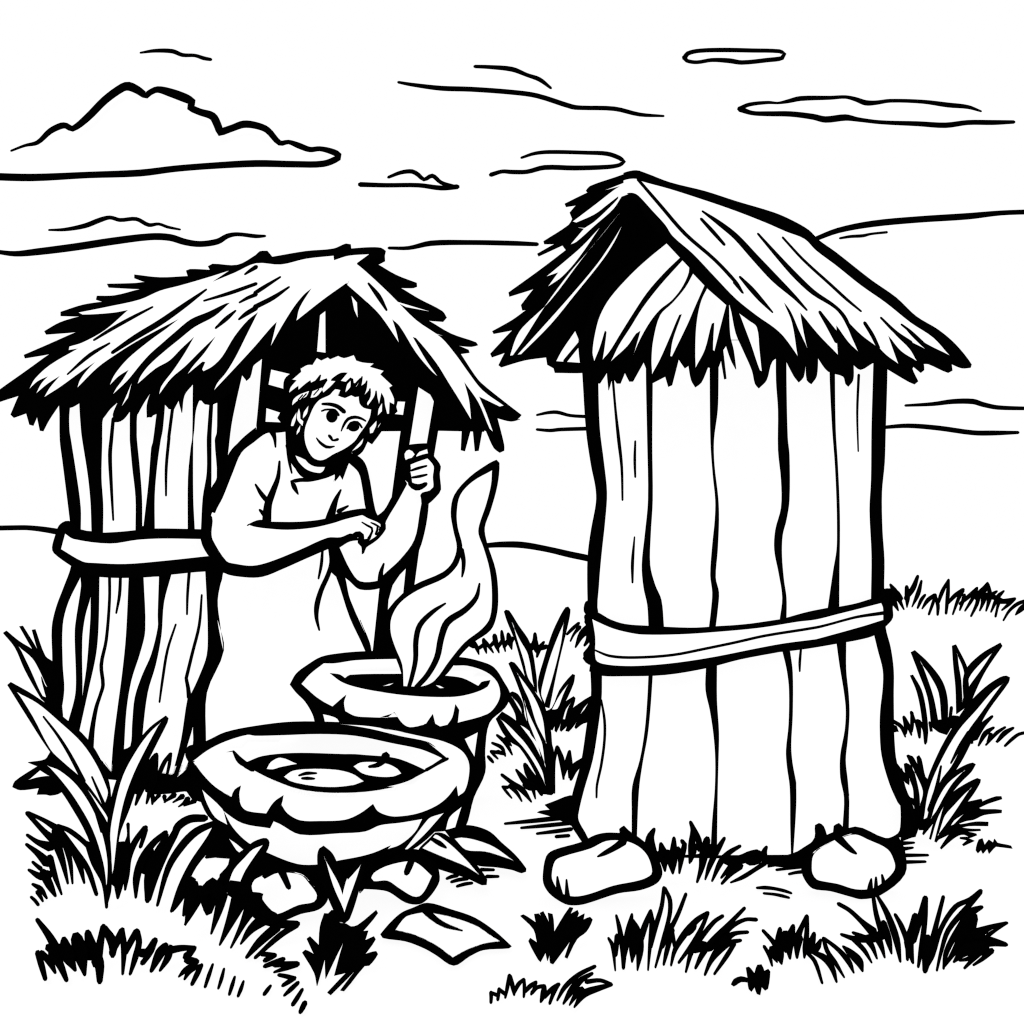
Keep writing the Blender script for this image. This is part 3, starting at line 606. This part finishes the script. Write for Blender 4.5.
fwh = tH("529,120 525,180 505,260 478,340 475,375 495,430 520,520 529,620 521,710 490,755 420,810 360,882 300,962 255,985 205,987 173,985 168,900 140,830 122,770 125,710 160,650 230,600 340,550 388,502 403,460 408,420 390,350 386,290 400,220 450,165")
fl = [tH("403,440,24 414,480,16 413,520,12 408,547,5"), tH("341,654,6 290,688,16 240,740,20 224,800,20 222,880,18 207,950,16 195,990,14"), tH("478,575,6 465,630,17 420,680,22 350,728,26 325,790,24 308,870,22 270,940,20 225,990,18")]
tag(Mesh().solid(smooth(fo), [W(fwh)] + [S(q) for q in fl], flat(1.70), thick=.012, bulge=.035, radius=20, grid=7).build("flame", "fire"), "tall wavy pointed flame rising from the rear pot", "flame")

# ================================================================== stones
def stone(o, wq, kq, Y, label, name="stone", bulge=.05, thick=.02):
    return tag(Mesh().solid(smooth(o), [W(wq)] + [S(q) for q in kq], standing(Y, 1.0) if isinstance(Y, (int, float)) else Y, thick=thick, bulge=bulge, radius=18, grid=6).build(name, "stone"), label, "stone", "loose stones on the ground")
stone(tK("13,380 28,292 60,265 180,230 240,200 290,189 350,190 348,172 368,158 390,180 440,215 490,260 525,320 534,370 510,408 440,437 340,452 200,497 150,504 110,498 50,460 20,420"),
      tK("50,375 65,310 100,290 220,255 290,222 372,222 430,245 470,285 490,340 488,370 440,395 320,420 220,455 150,467 90,450 60,410"),
      [tK("253,291,6 280,278,18 330,250,26 365,225,34"), tK("76,380,6 80,420,18 90,460,22"), tK("116,393,6 118,440,16 120,470,24")], 897, "rounded boulder at the left foot of the tall hut")
stone(tJ("135,410 140,370 160,325 250,285 350,236 470,282 520,272 547,330 547,425 450,508 375,524 330,514 250,492 180,482 150,450"),
      tJ("174,400 180,350 210,320 290,280 350,265 400,285 480,325 508,380 506,410 470,450 420,482 350,486 280,465 230,456 195,447 178,425"),
      [tJ("272,270,34 310,308,24 335,330,18 352,342,8"), tJ("413,444,6 410,465,16 408,490,24"), tJ("432,438,7 432,460,12 432,485,16"), tJ("456,428,7 460,445,12 464,470,18")], 891, "angular boulder at the right foot of the tall hut")
stone(tZ("170,420 215,380 270,355 340,335 440,345 500,385 545,440 558,480 520,522 440,542 340,578 290,548 230,500"),
      tZ("225,420 238,392 270,375 283,388 340,362 440,370 480,410 513,460 500,490 430,505 340,544 315,530 272,478 276,455 262,450 230,447"),
      [tZ("355,350,34 375,395,26 388,425,22")], 915, "pale stone under the left side of the front bowl")
stone(tZ("708,405 735,350 800,295 950,280 1030,320 1048,380 1042,412 1000,472 960,499 900,492 830,447 790,437 715,432"),
      tZ("748,385 760,362 820,330 920,310 960,325 1016,376 985,440 960,466 930,466 870,430 820,398 760,400"), [tZ("930,300,26 915,335,28 904,362,24")], 899, "smaller stone under the right side of the front bowl")
stone(tL("90,632 130,585 180,540 230,518 295,496 400,525 500,560 590,620 662,685 652,692 540,700 480,727 410,768 330,720 280,692 200,662 100,647"),
      tL("153,614 180,575 205,552 280,535 300,535 400,556 510,595 570,635 615,663 540,675 470,700 406,735 330,680 250,640 190,622"),
      [tL("285,525,34 320,560,26 370,592,20 447,616,5")], lying(.985), "flat pointed slab lying in front of the bowls", "flat_stone", bulge=0, thick=0)

# ================================================================== leafy plants
def plant(name, loc, label, leaves, cat="plant", group=None):
    e = empty(name, (loc[0], loc[1], 0), label, cat, group)
    for o, ws, ks, D in leaves:
        Mesh().solid(smooth(o, corner=50), [W(q, d=.75) for q in ws] + [S(q) for q in ks], D, thick=.003, bulge=.004, radius=6, grid=9).build("leaf", "leaf_green", e)
    return e
Y0 = gy(905)
plant("broad_leaf_plant", at(107, 905, Y0), "tall broad leaved plant left of the bowls, beside the low hut's wall", [
  (tS("30,300 42,290 130,340 240,420 350,520 410,620 440,720 440,850 420,810 340,705 250,625 190,552 100,412 50,332"), [tS("65,325 150,370 240,445 330,530 390,620 433,720 433,742 415,792 340,690 250,610 200,560 130,430")],
   [tS("174,427,6 230,500,10 280,580,13 335,685,16"), tS("368,668,6 395,730,10 425,800,14")], standing(905, 1.0)),
  (tS("662,424 672,434 668,450 620,545 565,660 515,800 475,910 462,1110 450,1100 430,1080 430,850 448,740 490,620 540,540 600,470"), [tS("647,443 600,530 540,650 500,760 475,880 456,1040 448,1060 438,900 455,790 490,660 550,550 600,485")], [], standing(905, .985)),
  (tS("178,612 200,608 270,640 340,710 390,790 432,870 444,1110 426,1190 400,1065 350,905 270,762 220,690"), [tS("185,619 240,640 310,700 370,790 410,890 432,1000 430,1095 424,1105 410,1010 368,880 300,760 240,680")], [tS("380,800,8 405,888,6")], standing(905, .975)),
  (tS("50,708 60,685 150,625 113,610 180,598 200,570 230,620 265,700 240,732 200,742 185,738 148,738 156,712 80,720"), [tS("104,686 160,638 202,665 150,672")], [], standing(905, 1.01))])
plant("spiky_plant", at(60, 780, 1.9), "spiky plant behind the broad leaved one at the far left", [
  (tS("13,92 25,84 75,125 130,158 78,66 90,64 150,160 128,80 140,78 180,185 215,215 250,420 240,560 200,560 180,370 165,355 100,240 60,150"), [tS("72,142 130,190 160,240 192,312 180,305 163,262 187,352 168,345 120,242")], [], standing(780, 1.0))])
plant("tall_grass_plant", at(548, 794, 1.7), "long bladed plant between the rear pot and the tall hut", [
  (tm("250,85 262,73 285,78 350,180 440,320 485,560 490,680 420,600 385,490 330,300 270,150"), [tm("306,158 370,290 430,400 471,645 420,570 390,450 340,290")], [], standing(795, 1.0)),
  (tm("700,55 718,50 733,70 720,160 650,450 580,790 545,780 510,690 498,600 540,440 600,250 660,120"), [tm("691,148 670,320 600,600 546,765 516,690 530,600 580,420 640,260")], [], standing(795, .995)),
  (tm("283,465 300,452 325,460 400,560 480,680 550,790 590,950 600,1060") + tI("694,600 698,770 686,780 668,778") + tm("500,1060 440,970 395,760 340,600"), [tm("338,522 400,600 480,720 535,860 555,1000") + tI("667,580") + tm("535,1010 480,900 430,740 380,630"), tm("396,732 440,840 500,970 535,1060") + tI("664,690 655,650") + tm("450,960 420,880")], [], standing(795, .988)),
  (tm("190,870 235,818 330,880 400,960 470,1060") + tI("682,720 686,778 652,776 620,690 560,592") + tm("300,1040 240,970"), [tm("213,860 270,900 350,980 420,1060") + tI("650,680 664,748 615,655 570,590") + tm("300,990")], [], standing(795, .98)),
  (tm("288,682 310,671 350,690 388,760 400,850 448,955 440,962 400,930 340,900 330,830 270,720"), [tm("298,698 345,740 380,800 382,840 350,790"), tm("240,815 268,735 325,830 332,870")], [], standing(795, 1.006))])
plant("reed_plant", at(925, 825, 1.6), "clump of long curved reeds right of the tall hut", [
  (tO("573,330 588,322 640,370 697,445 718,520 718,625 655,625 640,510 600,400"), [tO("608,363 650,420 685,490 696,600 678,602 660,510 630,420")], [], standing(849, 1.02)),
  (tO("570,423 580,420 614,480 632,560 640,640 636,690 626,690 614,570 596,485"), [], [], standing(849, 1.025)),
  (tO("738,304 752,299 797,390 808,450 803,540 755,575 752,470 743,380"), [tO("755,328 785,400 792,480 776,535 770,440 760,380")], [], standing(849, 1.012)),
  (tO("788,410 850,340 930,292 937,304 872,400 832,480 800,560 785,520"), [tO("801,432 850,370 908,318 862,390 803,470")], [], standing(849, 1.006)),
  (tO("967,430 962,450 882,560 832,650 782,750 745,810 700,880 655,1000 640,1040 605,1040 630,870 680,740 740,630 800,540 870,470 930,430 955,424"), [tO("946,448 900,510 850,580 800,650 770,720 735,788 690,850 640,990 620,1000 640,880 690,760 760,640 830,560 900,480")],
   [tO("800,648,8 765,710,14 732,772,6"), tO("692,785,7 672,880,14 645,960,16")], standing(849, 1.0)),
  (tq("515,245 600,198 655,181 674,192 640,250 560,330 480,430 380,600 322,784 312,780 345,650 265,748 258,742 300,600 350,400 440,300"), [tq("602,229 540,265 450,340 390,430 345,530 318,628 370,560 430,450 500,340")], [], standing(849, .992)),
  (tq("488,425 560,370 690,303 714,312 710,335 660,420 600,500 480,660 365,806 354,800 400,620 430,520"), [tq("650,366 590,415 500,510 430,590 400,670 372,764 420,700 500,590 580,470")], [], standing(849, .985)),
  (tq("60,190 105,250 122,262 113,190 130,183 168,202 133,125 145,117 178,130 220,202 213,135 230,123 247,150 278,290 310,330 290,450 250,620 200,762 170,768 88,800 88,400"), [tq("176,212 220,290 264,400 255,470 232,528 225,420 200,300"), tq("150,290 185,380 192,466 155,455 120,380 104,318 148,350"), tq("178,505 196,540 190,554")], [], standing(849, 1.01))])
plant("leaf_sprout", at(340, 921, 1.14), "small sprout of two pointed leaves in a V between the two bowl stones", [
  (tZ("514,290 522,258 540,246 577,278 600,325 640,440 652,560 635,582 608,576 560,470 520,360"), [tZ("542,288 572,340 610,410 632,480 632,535 580,420")], [], standing(921, .97)),
  (tZ("640,400 690,310 720,318 700,420 655,562 630,584 612,560"), [tZ("612,410 622,380 640,360 648,388 708,320 690,380 632,540 610,480")], [], standing(921, .965))])
def lying_leaf(o, wq, ks, label, lift):
    tag(Mesh().solid(smooth(o), [W(wq)] + [S(q) for q in ks], lying(lift), thick=0, grid=7).build("fallen_leaf", "leaf_green"), label, "leaf", "pointed leaves lying by the bowl")
tg = tl(400, 780, 1024/140)
lying_leaf(tg("330,372 400,350 470,333 560,343 660,383 740,458 840,548 922,650 920,670 890,680 820,657 700,637 580,627 530,600 390,450"), tg("397,430 450,420 560,440 690,490 832,592 740,560 620,525 480,512"), [], "upper fallen leaf beside the front bowl, pointing right", .97)
lying_leaf(tg("130,520 225,420 260,388 330,400 420,480 540,600 636,730 632,766 600,768 500,722 380,682 255,640 140,580"), tg("160,500 222,443 255,400 275,402 380,480 500,600 582,697 470,630 300,560"), [tg("222,425,22 290,465,34 335,495,14")], "lower fallen leaf beside the front bowl, pointing down to the slab", .955)

# ================================================================== grass tufts
def tuft(label, yb, outs, whites=(), dashes=(), lift=.992, blades=None):
    m = Mesh()
    D = standing(yb, lift)
    outs = [smooth(o, n=3, corner=75) for o in outs]; whites = [swell(smooth(q, n=3), -GAIN) for q in whites]
    if outs: m.solid(outs[0], [('w', q) for q in whites], D, thick=.001, grid=0)
    for k, o in enumerate(outs[1:]): m.solid(o, [], standing(yb, lift - .003 * (k + 1)), thick=.001)
    if blades:
        for b in blades[1].split(";"):
            m.solid(stroke(blades[0](b)), [], standing(yb, lift + random.uniform(-.008, .004)), thick=.001, edge=False)
    for d in dashes: m.solid(stroke(d), [], D, thick=.001, edge=False)
    return tag(m.build("grass_tuft", "leaf_green"), label, "grass tuft", "inky grass tufts on the ground")
tuft("low spiky grass row at the bottom left corner, trailing off in dashes", 972, [], blades=(tU, "148,608,14 200,680,28 240,760,40;150,740,20 165,790,22 180,845,14;165,740,20 200,780,24 220,820,8;210,740,40 240,790,28 265,850,14;255,688,24 265,740,56 300,810,10;305,680,44 320,740,56 338,828,10;350,660,24 365,720,46 395,780,38 398,855,20;412,635,20 400,700,28 385,780,40;415,640,24 450,700,36 450,750,20;487,650,22 465,700,28 445,740,20;487,655,20 495,720,22 490,825,8;545,655,24 520,700,24 500,740,20;548,655,20 555,700,22 540,760,22 520,825,10;560,740,30 590,740,36 618,690,22;620,690,20 600,740,20 570,780,20;660,712,26 640,740,38 605,812,14;680,720,24 670,760,26 640,810,10;778,720,14 720,722,24 660,735,30;775,722,20 760,740,26 745,755,30;785,775,22 768,772,26 750,770,30;785,780,16 740,810,20 715,835,6;805,790,10 760,810,22 738,845,8;805,790,14 790,820,20 768,865,14;200,720,40 300,740,50 380,750,40"), dashes=[tU("850,787,8 835,830,14 820,876,10"), tU("895,805,8 885,845,13 873,882,8"), tU("938,837,8 928,870,14 917,906,10"), tU("973,855,8 963,885,14 952,913,10")])
tuft("dense grass at the left foot of the broad leaved plant", 896, [], blades=(tl(20, 800, 6.4), "45,85,24 150,200,32 220,260,56;50,82,18 150,130,24 230,180,40;45,225,16 110,270,30 190,300,60;40,285,16 110,340,36 170,400,60;240,165,20 320,200,28 430,290,30 480,360,50;230,190,56 240,230,70 250,280,70;230,270,56 270,390,36 305,535,10;290,280,40 320,400,26 335,535,8;320,300,24 380,420,34 410,532,10;260,200,30 340,310,32 430,440,32 488,605,20;430,280,30 480,400,50 540,530,36 553,688,14;80,398,14 105,420,20 130,440,26;55,448,14 130,490,44 180,480,60;190,370,40 220,480,32 265,605,8;150,470,56 190,550,46 225,615,14;80,540,14 130,570,30 170,630,10;70,622,14 95,645,18 115,672,16;110,590,24 130,620,20 145,650,8"))
tuft("dense grass with arching blades between the broad leaved plant and the front bowl", 900, [], blades=(tl(20, 800, 6.4), "690,155,18 692,230,14 680,300,50;800,180,34 740,260,36 690,370,44 680,480,36 672,575,10;805,190,24 790,240,24 770,300,20;930,210,30 850,280,40 780,380,44 745,500,44 740,625,12;640,420,80 630,540,56 625,628,14;650,300,70 655,350,80 660,400,80;940,225,20 880,330,40 830,480,64 815,645,30;840,330,36 820,400,50 800,450,56;1020,150,30 960,260,40 900,360,46 860,500,30"))
tuft("ragged grass sweeping down from under the front bowl's left stone", 945, [ta("545,520 563,470 620,429 643,438 648,495 685,450 707,448 717,465 712,500 840,320 880,340 850,440 800,430 732,622 705,634 683,602 683,530 640,602 578,692 567,692 590,592 566,642 556,637 568,530 500,614 483,607 500,560")], blades=(tl(180, 880, 1024/220), "50,10,50 30,40,50 15,60,50;70,20,30 45,110,30 25,210,6;120,30,24 110,90,30 125,160,10;215,-20,60 185,120,40 145,250,8;290,60,90 240,180,46 185,302,8;330,130,60 290,210,28 237,315,8;400,175,60 330,230,36 283,297,8;545,205,26 470,205,40 400,180,60;450,220,44 370,290,36 310,360,14;545,212,20 470,255,26 350,362,14;380,345,20 410,348,20 440,352,20;440,352,20 415,365,22 395,375,20;480,370,20 440,385,22 395,402,18;545,392,24 490,393,24 440,395,24;545,395,20 490,412,20 438,430,8;460,443,14 495,450,18 530,460,20;532,458,18 505,475,20 478,492,14;548,480,16 515,510,20 485,538,10;568,512,14 545,550,20 525,580,18;580,575,24 570,595,24 560,615,18;420,495,12 405,515,18 392,532,16;250,40,80 310,90,60 380,160,70 440,180,50;90,40,30 60,60,40;180,60,70 150,20,60 100,60,30"))
tuft("three arching dark blades bending from the front bowl's left edge down to the ground", 908, [], blades=(ta, "690,50,40 600,55,46 530,100,46 505,160,36 450,260,44 390,400,44 350,540,30;750,80,30 640,130,44 550,220,44 470,350,34 405,575,14;775,85,50 730,180,60 620,330,46 550,470,44 490,610,16"), lift=.975)
tuft("long pale blade curving up against the front bowl's left side", 925, [tc("350,840 395,640 440,560 600,378 680,337 735,330 760,365 735,442 620,600 500,742 385,830")], [tc("708,383 620,420 550,490 460,590 420,690 398,800 490,740 560,600")], lift=.94)
tuft("black scrubby grass tuft just below the V shaped sprout", 975, [tZ("543,542 560,543 575,528 602,535 607,580 640,588 660,600 690,593 770,528 777,540 712,620 735,618 722,660 760,643 767,655 722,720 770,708 777,720 740,768 720,770 630,880 615,877 680,790 572,897 558,887 640,800 588,812 625,672 600,720 550,825 546,740 512,857 500,800 448,712 460,702 500,722 468,652 480,643 520,682 525,600")])
tuft("compact black grass tuft below the left boulder", 952, [tL("703,552 715,547 770,582 763,545 782,543 805,577 788,540 802,533 827,580 823,540 842,545 850,622 918,515 932,518 920,545 952,528 957,540 950,560 982,543 977,570 1007,558 1017,568 990,620 950,652 907,737 897,732 920,662 845,762 833,757 830,722 820,747 812,712 790,752 780,742 738,662 745,650 775,670 760,610")])
tuft("low windswept grass tuft at the bottom edge, centre", 1001, [], blades=(tl(480, 900, 1024/140), "80,680,24 82,715,24 80,750,20;80,680,20 105,690,22 130,700,24;140,655,24 135,690,24 130,730,20;140,655,20 160,672,24 185,690,24;215,555,24 200,640,26 185,715,14;220,560,26 240,640,30 250,695,14;320,582,18 280,620,28 250,680,20;322,585,20 325,650,24 320,710,14;410,602,18 370,630,30 330,670,24;412,605,16 395,650,18 375,690,16;470,632,24 420,640,24 380,680,24;470,635,30 465,690,44 445,745,16;575,620,26 530,650,30 470,710,30;570,625,24 535,690,26 510,758,18;840,488,22 720,550,30 620,640,30 565,735,12;820,540,20 750,580,36 680,650,50 610,760,12;960,620,24 880,590,24 780,600,30;960,622,20 860,650,40 760,690,50 690,785,10;740,660,50 700,700,36 655,770,8"))
tuft("wide fan shaped grass tuft in front of the tall hut", 966, [], blades=(tl(600, 880, 6.4), "55,375,14 80,420,24 98,580,8;105,230,14 125,310,28 150,470,34 150,565,18;110,360,30 105,420,30 100,480,24;205,222,14 190,310,44 165,420,40 150,520,20;210,260,20 235,330,50 215,430,56 205,525,10;250,340,50 255,450,46 240,578,8;325,200,20 290,290,36 260,380,40;328,205,16 335,300,36 320,430,22 308,578,8;410,52,20 395,170,24 350,320,30 325,430,20;415,55,22 448,130,26 445,230,24 400,400,22 355,560,10;550,92,18 500,220,24 440,340,28 400,430,20;465,320,26 430,450,28 408,543,12;455,290,24 470,380,24 480,430,20;690,212,22 620,260,34 540,350,40 480,450,26 455,548,10;690,215,20 655,300,24 600,400,28 505,530,14;600,300,40 580,320,46 560,340,40;785,232,20 730,270,24 640,380,30 590,450,30 550,590,10;600,440,60 630,430,66 660,420,60;925,182,18 830,280,26 720,390,34 660,470,34 612,565,14;1000,255,22 930,255,20 840,300,30 770,370,50 700,440,40;945,335,18 860,345,26 790,390,60;900,388,18 840,400,30 770,440,50 710,520,28 672,608,12;860,410,24 810,490,26 733,603,12"))
tuft("ragged grass patch below the tall hut's right boulder, left of the spiky one", 962, [], blades=(tl(730, 900, 1024/150), "228,212,20 290,280,30 330,330,50;235,320,20 270,380,26 288,450,10;290,340,50 310,400,30 322,425,8;342,200,26 335,280,50 340,380,56 352,435,14;380,240,60 382,290,70 385,340,44;432,180,26 410,270,66 405,340,44 410,400,14;470,260,60 460,330,40 458,395,14;525,112,22 480,210,34 450,290,60;528,112,20 525,230,30 515,330,34 508,395,10;575,232,24 555,300,50 530,350,40;620,275,16 590,330,50 540,340,60;525,360,20 580,420,26 630,568,14;560,355,20 650,400,44 700,470,36 728,560,12;640,265,22 665,350,28 720,430,28 780,528,10;645,265,20 740,340,28 810,420,36 845,497,10;775,320,14 820,360,46 880,420,56 905,485,14"))
tuft("spiky fan of grass below the right boulder at the lower right", 968, [], blades=(tl(830, 880, 1024/184), "50,135,20 110,170,22 180,235,28 240,290,50;65,305,14 150,330,30 260,320,50 300,300,50;130,295,14 170,312,24 210,330,30;130,330,24 190,390,24 232,460,8;210,330,40 240,380,24 262,438,8;270,330,40 290,380,24 305,432,8;240,80,16 258,190,24 290,300,30;262,85,14 320,190,30 370,330,36 392,455,10;300,240,30 325,330,36 343,410,8;365,195,16 400,260,26 430,350,24 432,445,12;530,100,22 500,220,32 465,340,30;475,200,30 455,270,30 440,350,50 462,462,12;535,100,20 530,220,24 510,380,26 492,485,10;632,95,16 600,220,22 570,340,30 545,420,40;545,325,40 545,400,60 530,508,24;840,62,20 780,110,22 700,150,24 620,270,22 570,420,26 540,480,20;840,70,18 760,160,28 660,280,24 620,400,16 596,505,8;845,152,18 790,180,40 720,270,32 650,400,26 633,495,8;800,210,50 760,300,80 700,390,34 640,480,8;985,240,14 900,262,24 820,300,60;985,242,8 930,275,14 880,310,20;980,360,22 900,345,50 800,340,100;850,380,80 760,390,64 690,458,8;800,420,30 770,440,20 722,450,8;830,410,30 790,450,20 750,492,10;900,395,30 850,440,20 800,475,8"))
tuft("tiny black grass sprig between the two lower right tufts", 989, [tK("838,852 850,830 880,818 910,825 903,780 915,776 940,805 953,768 970,766 982,795 1000,786 1007,795 997,870 985,877 970,862 963,897 950,892 940,862 925,882 915,872 910,842 880,840 848,859")])
tuft("tiny wavy grass mark right of the right boulder", 852, [tJ("833,330 845,288 858,283 867,310 885,288 902,300 907,285 918,300 972,312 977,322 930,316 912,314 885,342 878,322 860,342 853,327 840,340")])
tuft("black grass along the foot of the tall hut between its boulders", 880, [tJ("0,360 70,352 150,320 188,280 190,230 205,222 222,233 237,275 262,260 265,233 285,222 302,240 310,270 210,350 150,397 80,387 0,398")], lift=.96, blades=(tl(640, 810, 6.4), "90,125,20 65,180,50 70,280,80 100,380,60;135,220,24 150,290,60 160,390,12;120,300,70 170,295,80 200,310,80 210,405,14;218,182,20 215,260,44 205,340,50;270,200,24 285,220,30 265,310,34 252,405,10;245,250,30 252,290,30 260,330,30;325,80,20 340,130,30 330,230,40 318,340,10;330,85,16 375,190,36 380,250,36;350,230,30 345,270,30 325,330,14;430,190,40 410,280,56 395,370,34 366,462,12;470,230,40 455,255,44 440,280,40;540,182,18 500,250,34 450,350,32 418,445,8;640,232,18 570,275,30 520,330,36 462,455,10;560,330,50 640,320,56 740,285,56 800,300,40;750,262,16 720,275,30 690,290,40;810,238,16 795,270,34 800,330,40;590,360,44 550,400,24 520,435,10;640,360,44 580,410,28 525,472,14;800,340,30 740,380,24 660,430,24 582,465,8;700,330,50 730,328,50 760,320,44;800,325,36 900,340,50 1000,325,60 1060,300,60"))
tuft("grass line on the rise at the right edge, beside the tall hut's band", 611, [], blades=(tl(880, 570, 1024/144), "20,170,70 100,180,90 140,200,50;75,105,16 110,160,40 170,280,8;60,180,60 100,230,40 130,288,8;190,120,24 195,190,36 192,265,6;268,45,20 235,130,36 185,200,30;295,78,14 270,170,30 228,262,6;320,178,16 295,210,24 268,270,12;390,178,24 340,215,28 300,275,8;395,180,20 375,240,20 348,315,14;390,180,20 412,250,24 410,318,14;488,70,14 445,150,26 415,230,20;488,70,14 482,180,26 470,308,16;590,140,24 530,185,28 480,240,16;590,145,24 560,200,24 518,315,10;690,128,16 640,180,28 570,240,20;600,180,24 590,220,24 568,285,10;690,135,16 660,200,24 605,290,10;765,92,14 740,140,44 690,190,50;770,100,14 775,130,24 780,160,30;700,190,30 690,240,24 648,328,12;740,190,50 730,240,24 710,288,10;780,190,40 770,240,22 755,290,10;830,152,14 810,165,24 790,185,36;880,150,12 840,190,30 790,298,10;850,210,30 835,270,16 822,330,14;960,202,14 910,220,34 850,225,30;960,205,16 920,240,24 868,285,10;1060,212,20 980,240,24 920,290,18 878,358,10;1060,230,30 1000,280,36 965,318,8;690,180,30 780,185,40 870,215,20"))
tuft("short grass between the tall hut's right wall and the reeds", 732, [], lift=1.0, blades=(tl(885, 690, 1024/139), "60,230,24 120,270,26 150,345,8;65,280,50 85,310,30 97,348,8;140,200,20 155,260,30 150,320,20;145,205,18 180,280,26 195,332,8;195,165,20 205,200,24 215,230,26;200,170,20 200,260,24 195,320,10;240,235,40 250,290,30 255,350,14;250,230,24 290,290,24 298,395,12;330,240,16 340,290,18 345,350,8;350,250,40 440,290,90 375,392,10;490,130,20 485,170,20 480,210,20;440,260,80 480,240,80 520,220,70"))
tuft("short grass right of the reeds at the right edge", 742, [], lift=1.0, blades=(tl(885, 690, 1024/139), "790,195,16 720,260,40 650,340,80;800,278,16 740,320,34 690,410,10;780,330,30 765,370,20 745,410,8;885,275,14 820,320,24 745,405,10;945,280,16 880,320,34 820,390,14;1060,312,20 990,325,20 940,360,22 885,412,14;620,350,60 630,380,40 640,410,20"))
tuft("bushy black grass at the base of the reeds", 850, [tq("380,785 470,742 398,852 405,860 480,792 540,752 585,745 622,765 555,768 553,778 612,790 573,825 580,834 664,795 620,775 684,750 680,740 600,722 714,715 712,703 640,702 560,692 620,677 772,677 774,648 680,646 560,667 540,660 600,637 660,627 740,590 878,574 880,553 830,548 720,547 700,535 770,502 882,465 877,446 840,446 740,483 690,515 727,480 720,466 610,490 560,500 440,680")],
     [tq("478,675 505,632 580,583 550,617 500,668")])
tuft("thin grass line behind the flame on the left of the long bladed plant", 652, [], blades=(tm, "-20,310,30 10,325,40 30,335,40;30,310,24 50,350,30 65,398,6;100,290,24 108,340,30 120,388,8;105,300,26 140,340,24 170,385,8;180,262,32 190,320,36 212,385,8;232,228,16 238,280,30 258,375,8;280,250,24 290,300,44 305,360,8;65,352,24 90,335,26 110,318,24;140,345,20 165,320,26 185,300,28;205,345,20 225,315,26 240,290,26;250,340,24 270,310,30 300,290,50"))
tuft("little grass peak between the two tallest blades", 656, [], blades=(tm, "475,248,22 475,300,36 455,350,40;540,308,16 510,350,32 490,415,14;480,300,30 485,340,36 490,370,40;455,330,36 520,350,36 560,340,30"))
tuft("grass at the tall hut's left wall, level with its band", 647, [], blades=(tm, "795,170,20 750,210,24 710,250,16;800,200,30 760,250,16 735,300,10;890,200,80 820,250,50 772,345,10;860,20,30 848,55,30 880,90,40;850,120,30 865,160,40 890,180,40;880,260,60 860,300,30 838,332,16;870,390,40 848,425,44 880,460,30"))
tuft("grass against the tall hut's left wall, below its band", 730, [tm("540,830 600,790 655,660 750,543 767,550 757,610 700,742 758,706 770,718 752,790 885,703 910,715 900,890 830,902 775,942 766,932 780,892 722,962 700,957 710,922 667,962 658,952 665,902 632,967 620,957 620,922 602,952 570,940")],
     [tm("718,615 680,700 640,797 598,802 640,720 680,660"), tm("737,750 715,800 695,875 678,872 700,800"), tm("863,755 840,800 806,836 830,790")])
tuft("small spiky grass by the tall hut's left base", 779, [], lift=1.0, blades=(tl(480, 700, 1024/140), "565,345,24 540,450,24 545,680,8;568,348,24 600,450,40 612,592,8;655,378,22 630,480,34 610,560,16;655,380,20 660,500,36 655,600,8;760,440,40 690,500,56 665,580,20"))
tuft("spiky grass tuft at the foot of the long bladed plant", 798, [], blades=(tl(480, 700, 1024/140), "160,548,20 240,610,30 310,660,40 375,745,10;265,512,14 310,570,40 350,620,50;330,475,30 360,540,56 420,620,56 450,690,24;165,635,16 182,638,20 200,640,24;168,640,14 200,680,18 232,718,8;220,630,30 270,680,24 305,740,10;340,620,60 370,630,66 400,640,50;385,640,30 395,680,20 405,722,8"))
tuft("scribbled grass right of the rear pot", 757, [], blades=(tl(480, 700, 1024/140), "125,258,16 185,310,30 235,400,10;190,290,40 210,312,24 230,335,8;90,315,16 160,350,26 185,410,10;80,375,16 105,380,22 130,385,24;80,380,14 105,405,18 130,430,10;60,415,20 78,435,24 95,455,16;130,380,30 155,388,26 180,395,20"))
tuft("black grass against the tall hut's left foot", 822, [tI("660,820 700,805 760,783 800,790 790,860 770,905 690,868 630,850 640,845 680,840")])
tuft("dark grass at the base of the low hut's plank wall", 803, [], lift=.985, blades=(tl(100, 720, 1024/140), "410,255,30 380,300,44 330,420,64 260,620,14;515,250,24 470,310,28 430,400,30;515,255,20 505,330,20 480,440,12;410,260,30 405,350,34 385,450,50 340,610,12;370,500,90 500,490,96 650,470,110 720,540,120;385,560,30 384,590,20 382,615,12;430,550,30 410,575,20 395,600,8;470,560,30 472,580,20 475,602,10;540,550,40 500,580,20 470,602,8;600,560,40 570,580,20 535,602,10;640,580,40 610,610,20 575,634,8;690,590,40 655,610,20 615,627,10;300,420,60 270,520,50"))
tuft("black matted grass and inked-in shade under the front bowl", 889, [tZ("78,140 110,170 220,240 300,270 440,325 520,330 600,310 700,295 820,250 900,262 950,262 985,290 1000,325 900,290 790,320 760,360 720,430 700,452 690,430 680,445 660,430 560,470 480,400 430,360 260,380 200,430 100,430 130,300 60,294 5,281 45,205")], [tc("416,328 480,370 543,424 505,450 480,430")], lift=1.0)  # the bowl's shade is drawn into this black patch along with the grass

bpy.context.view_layer.update()
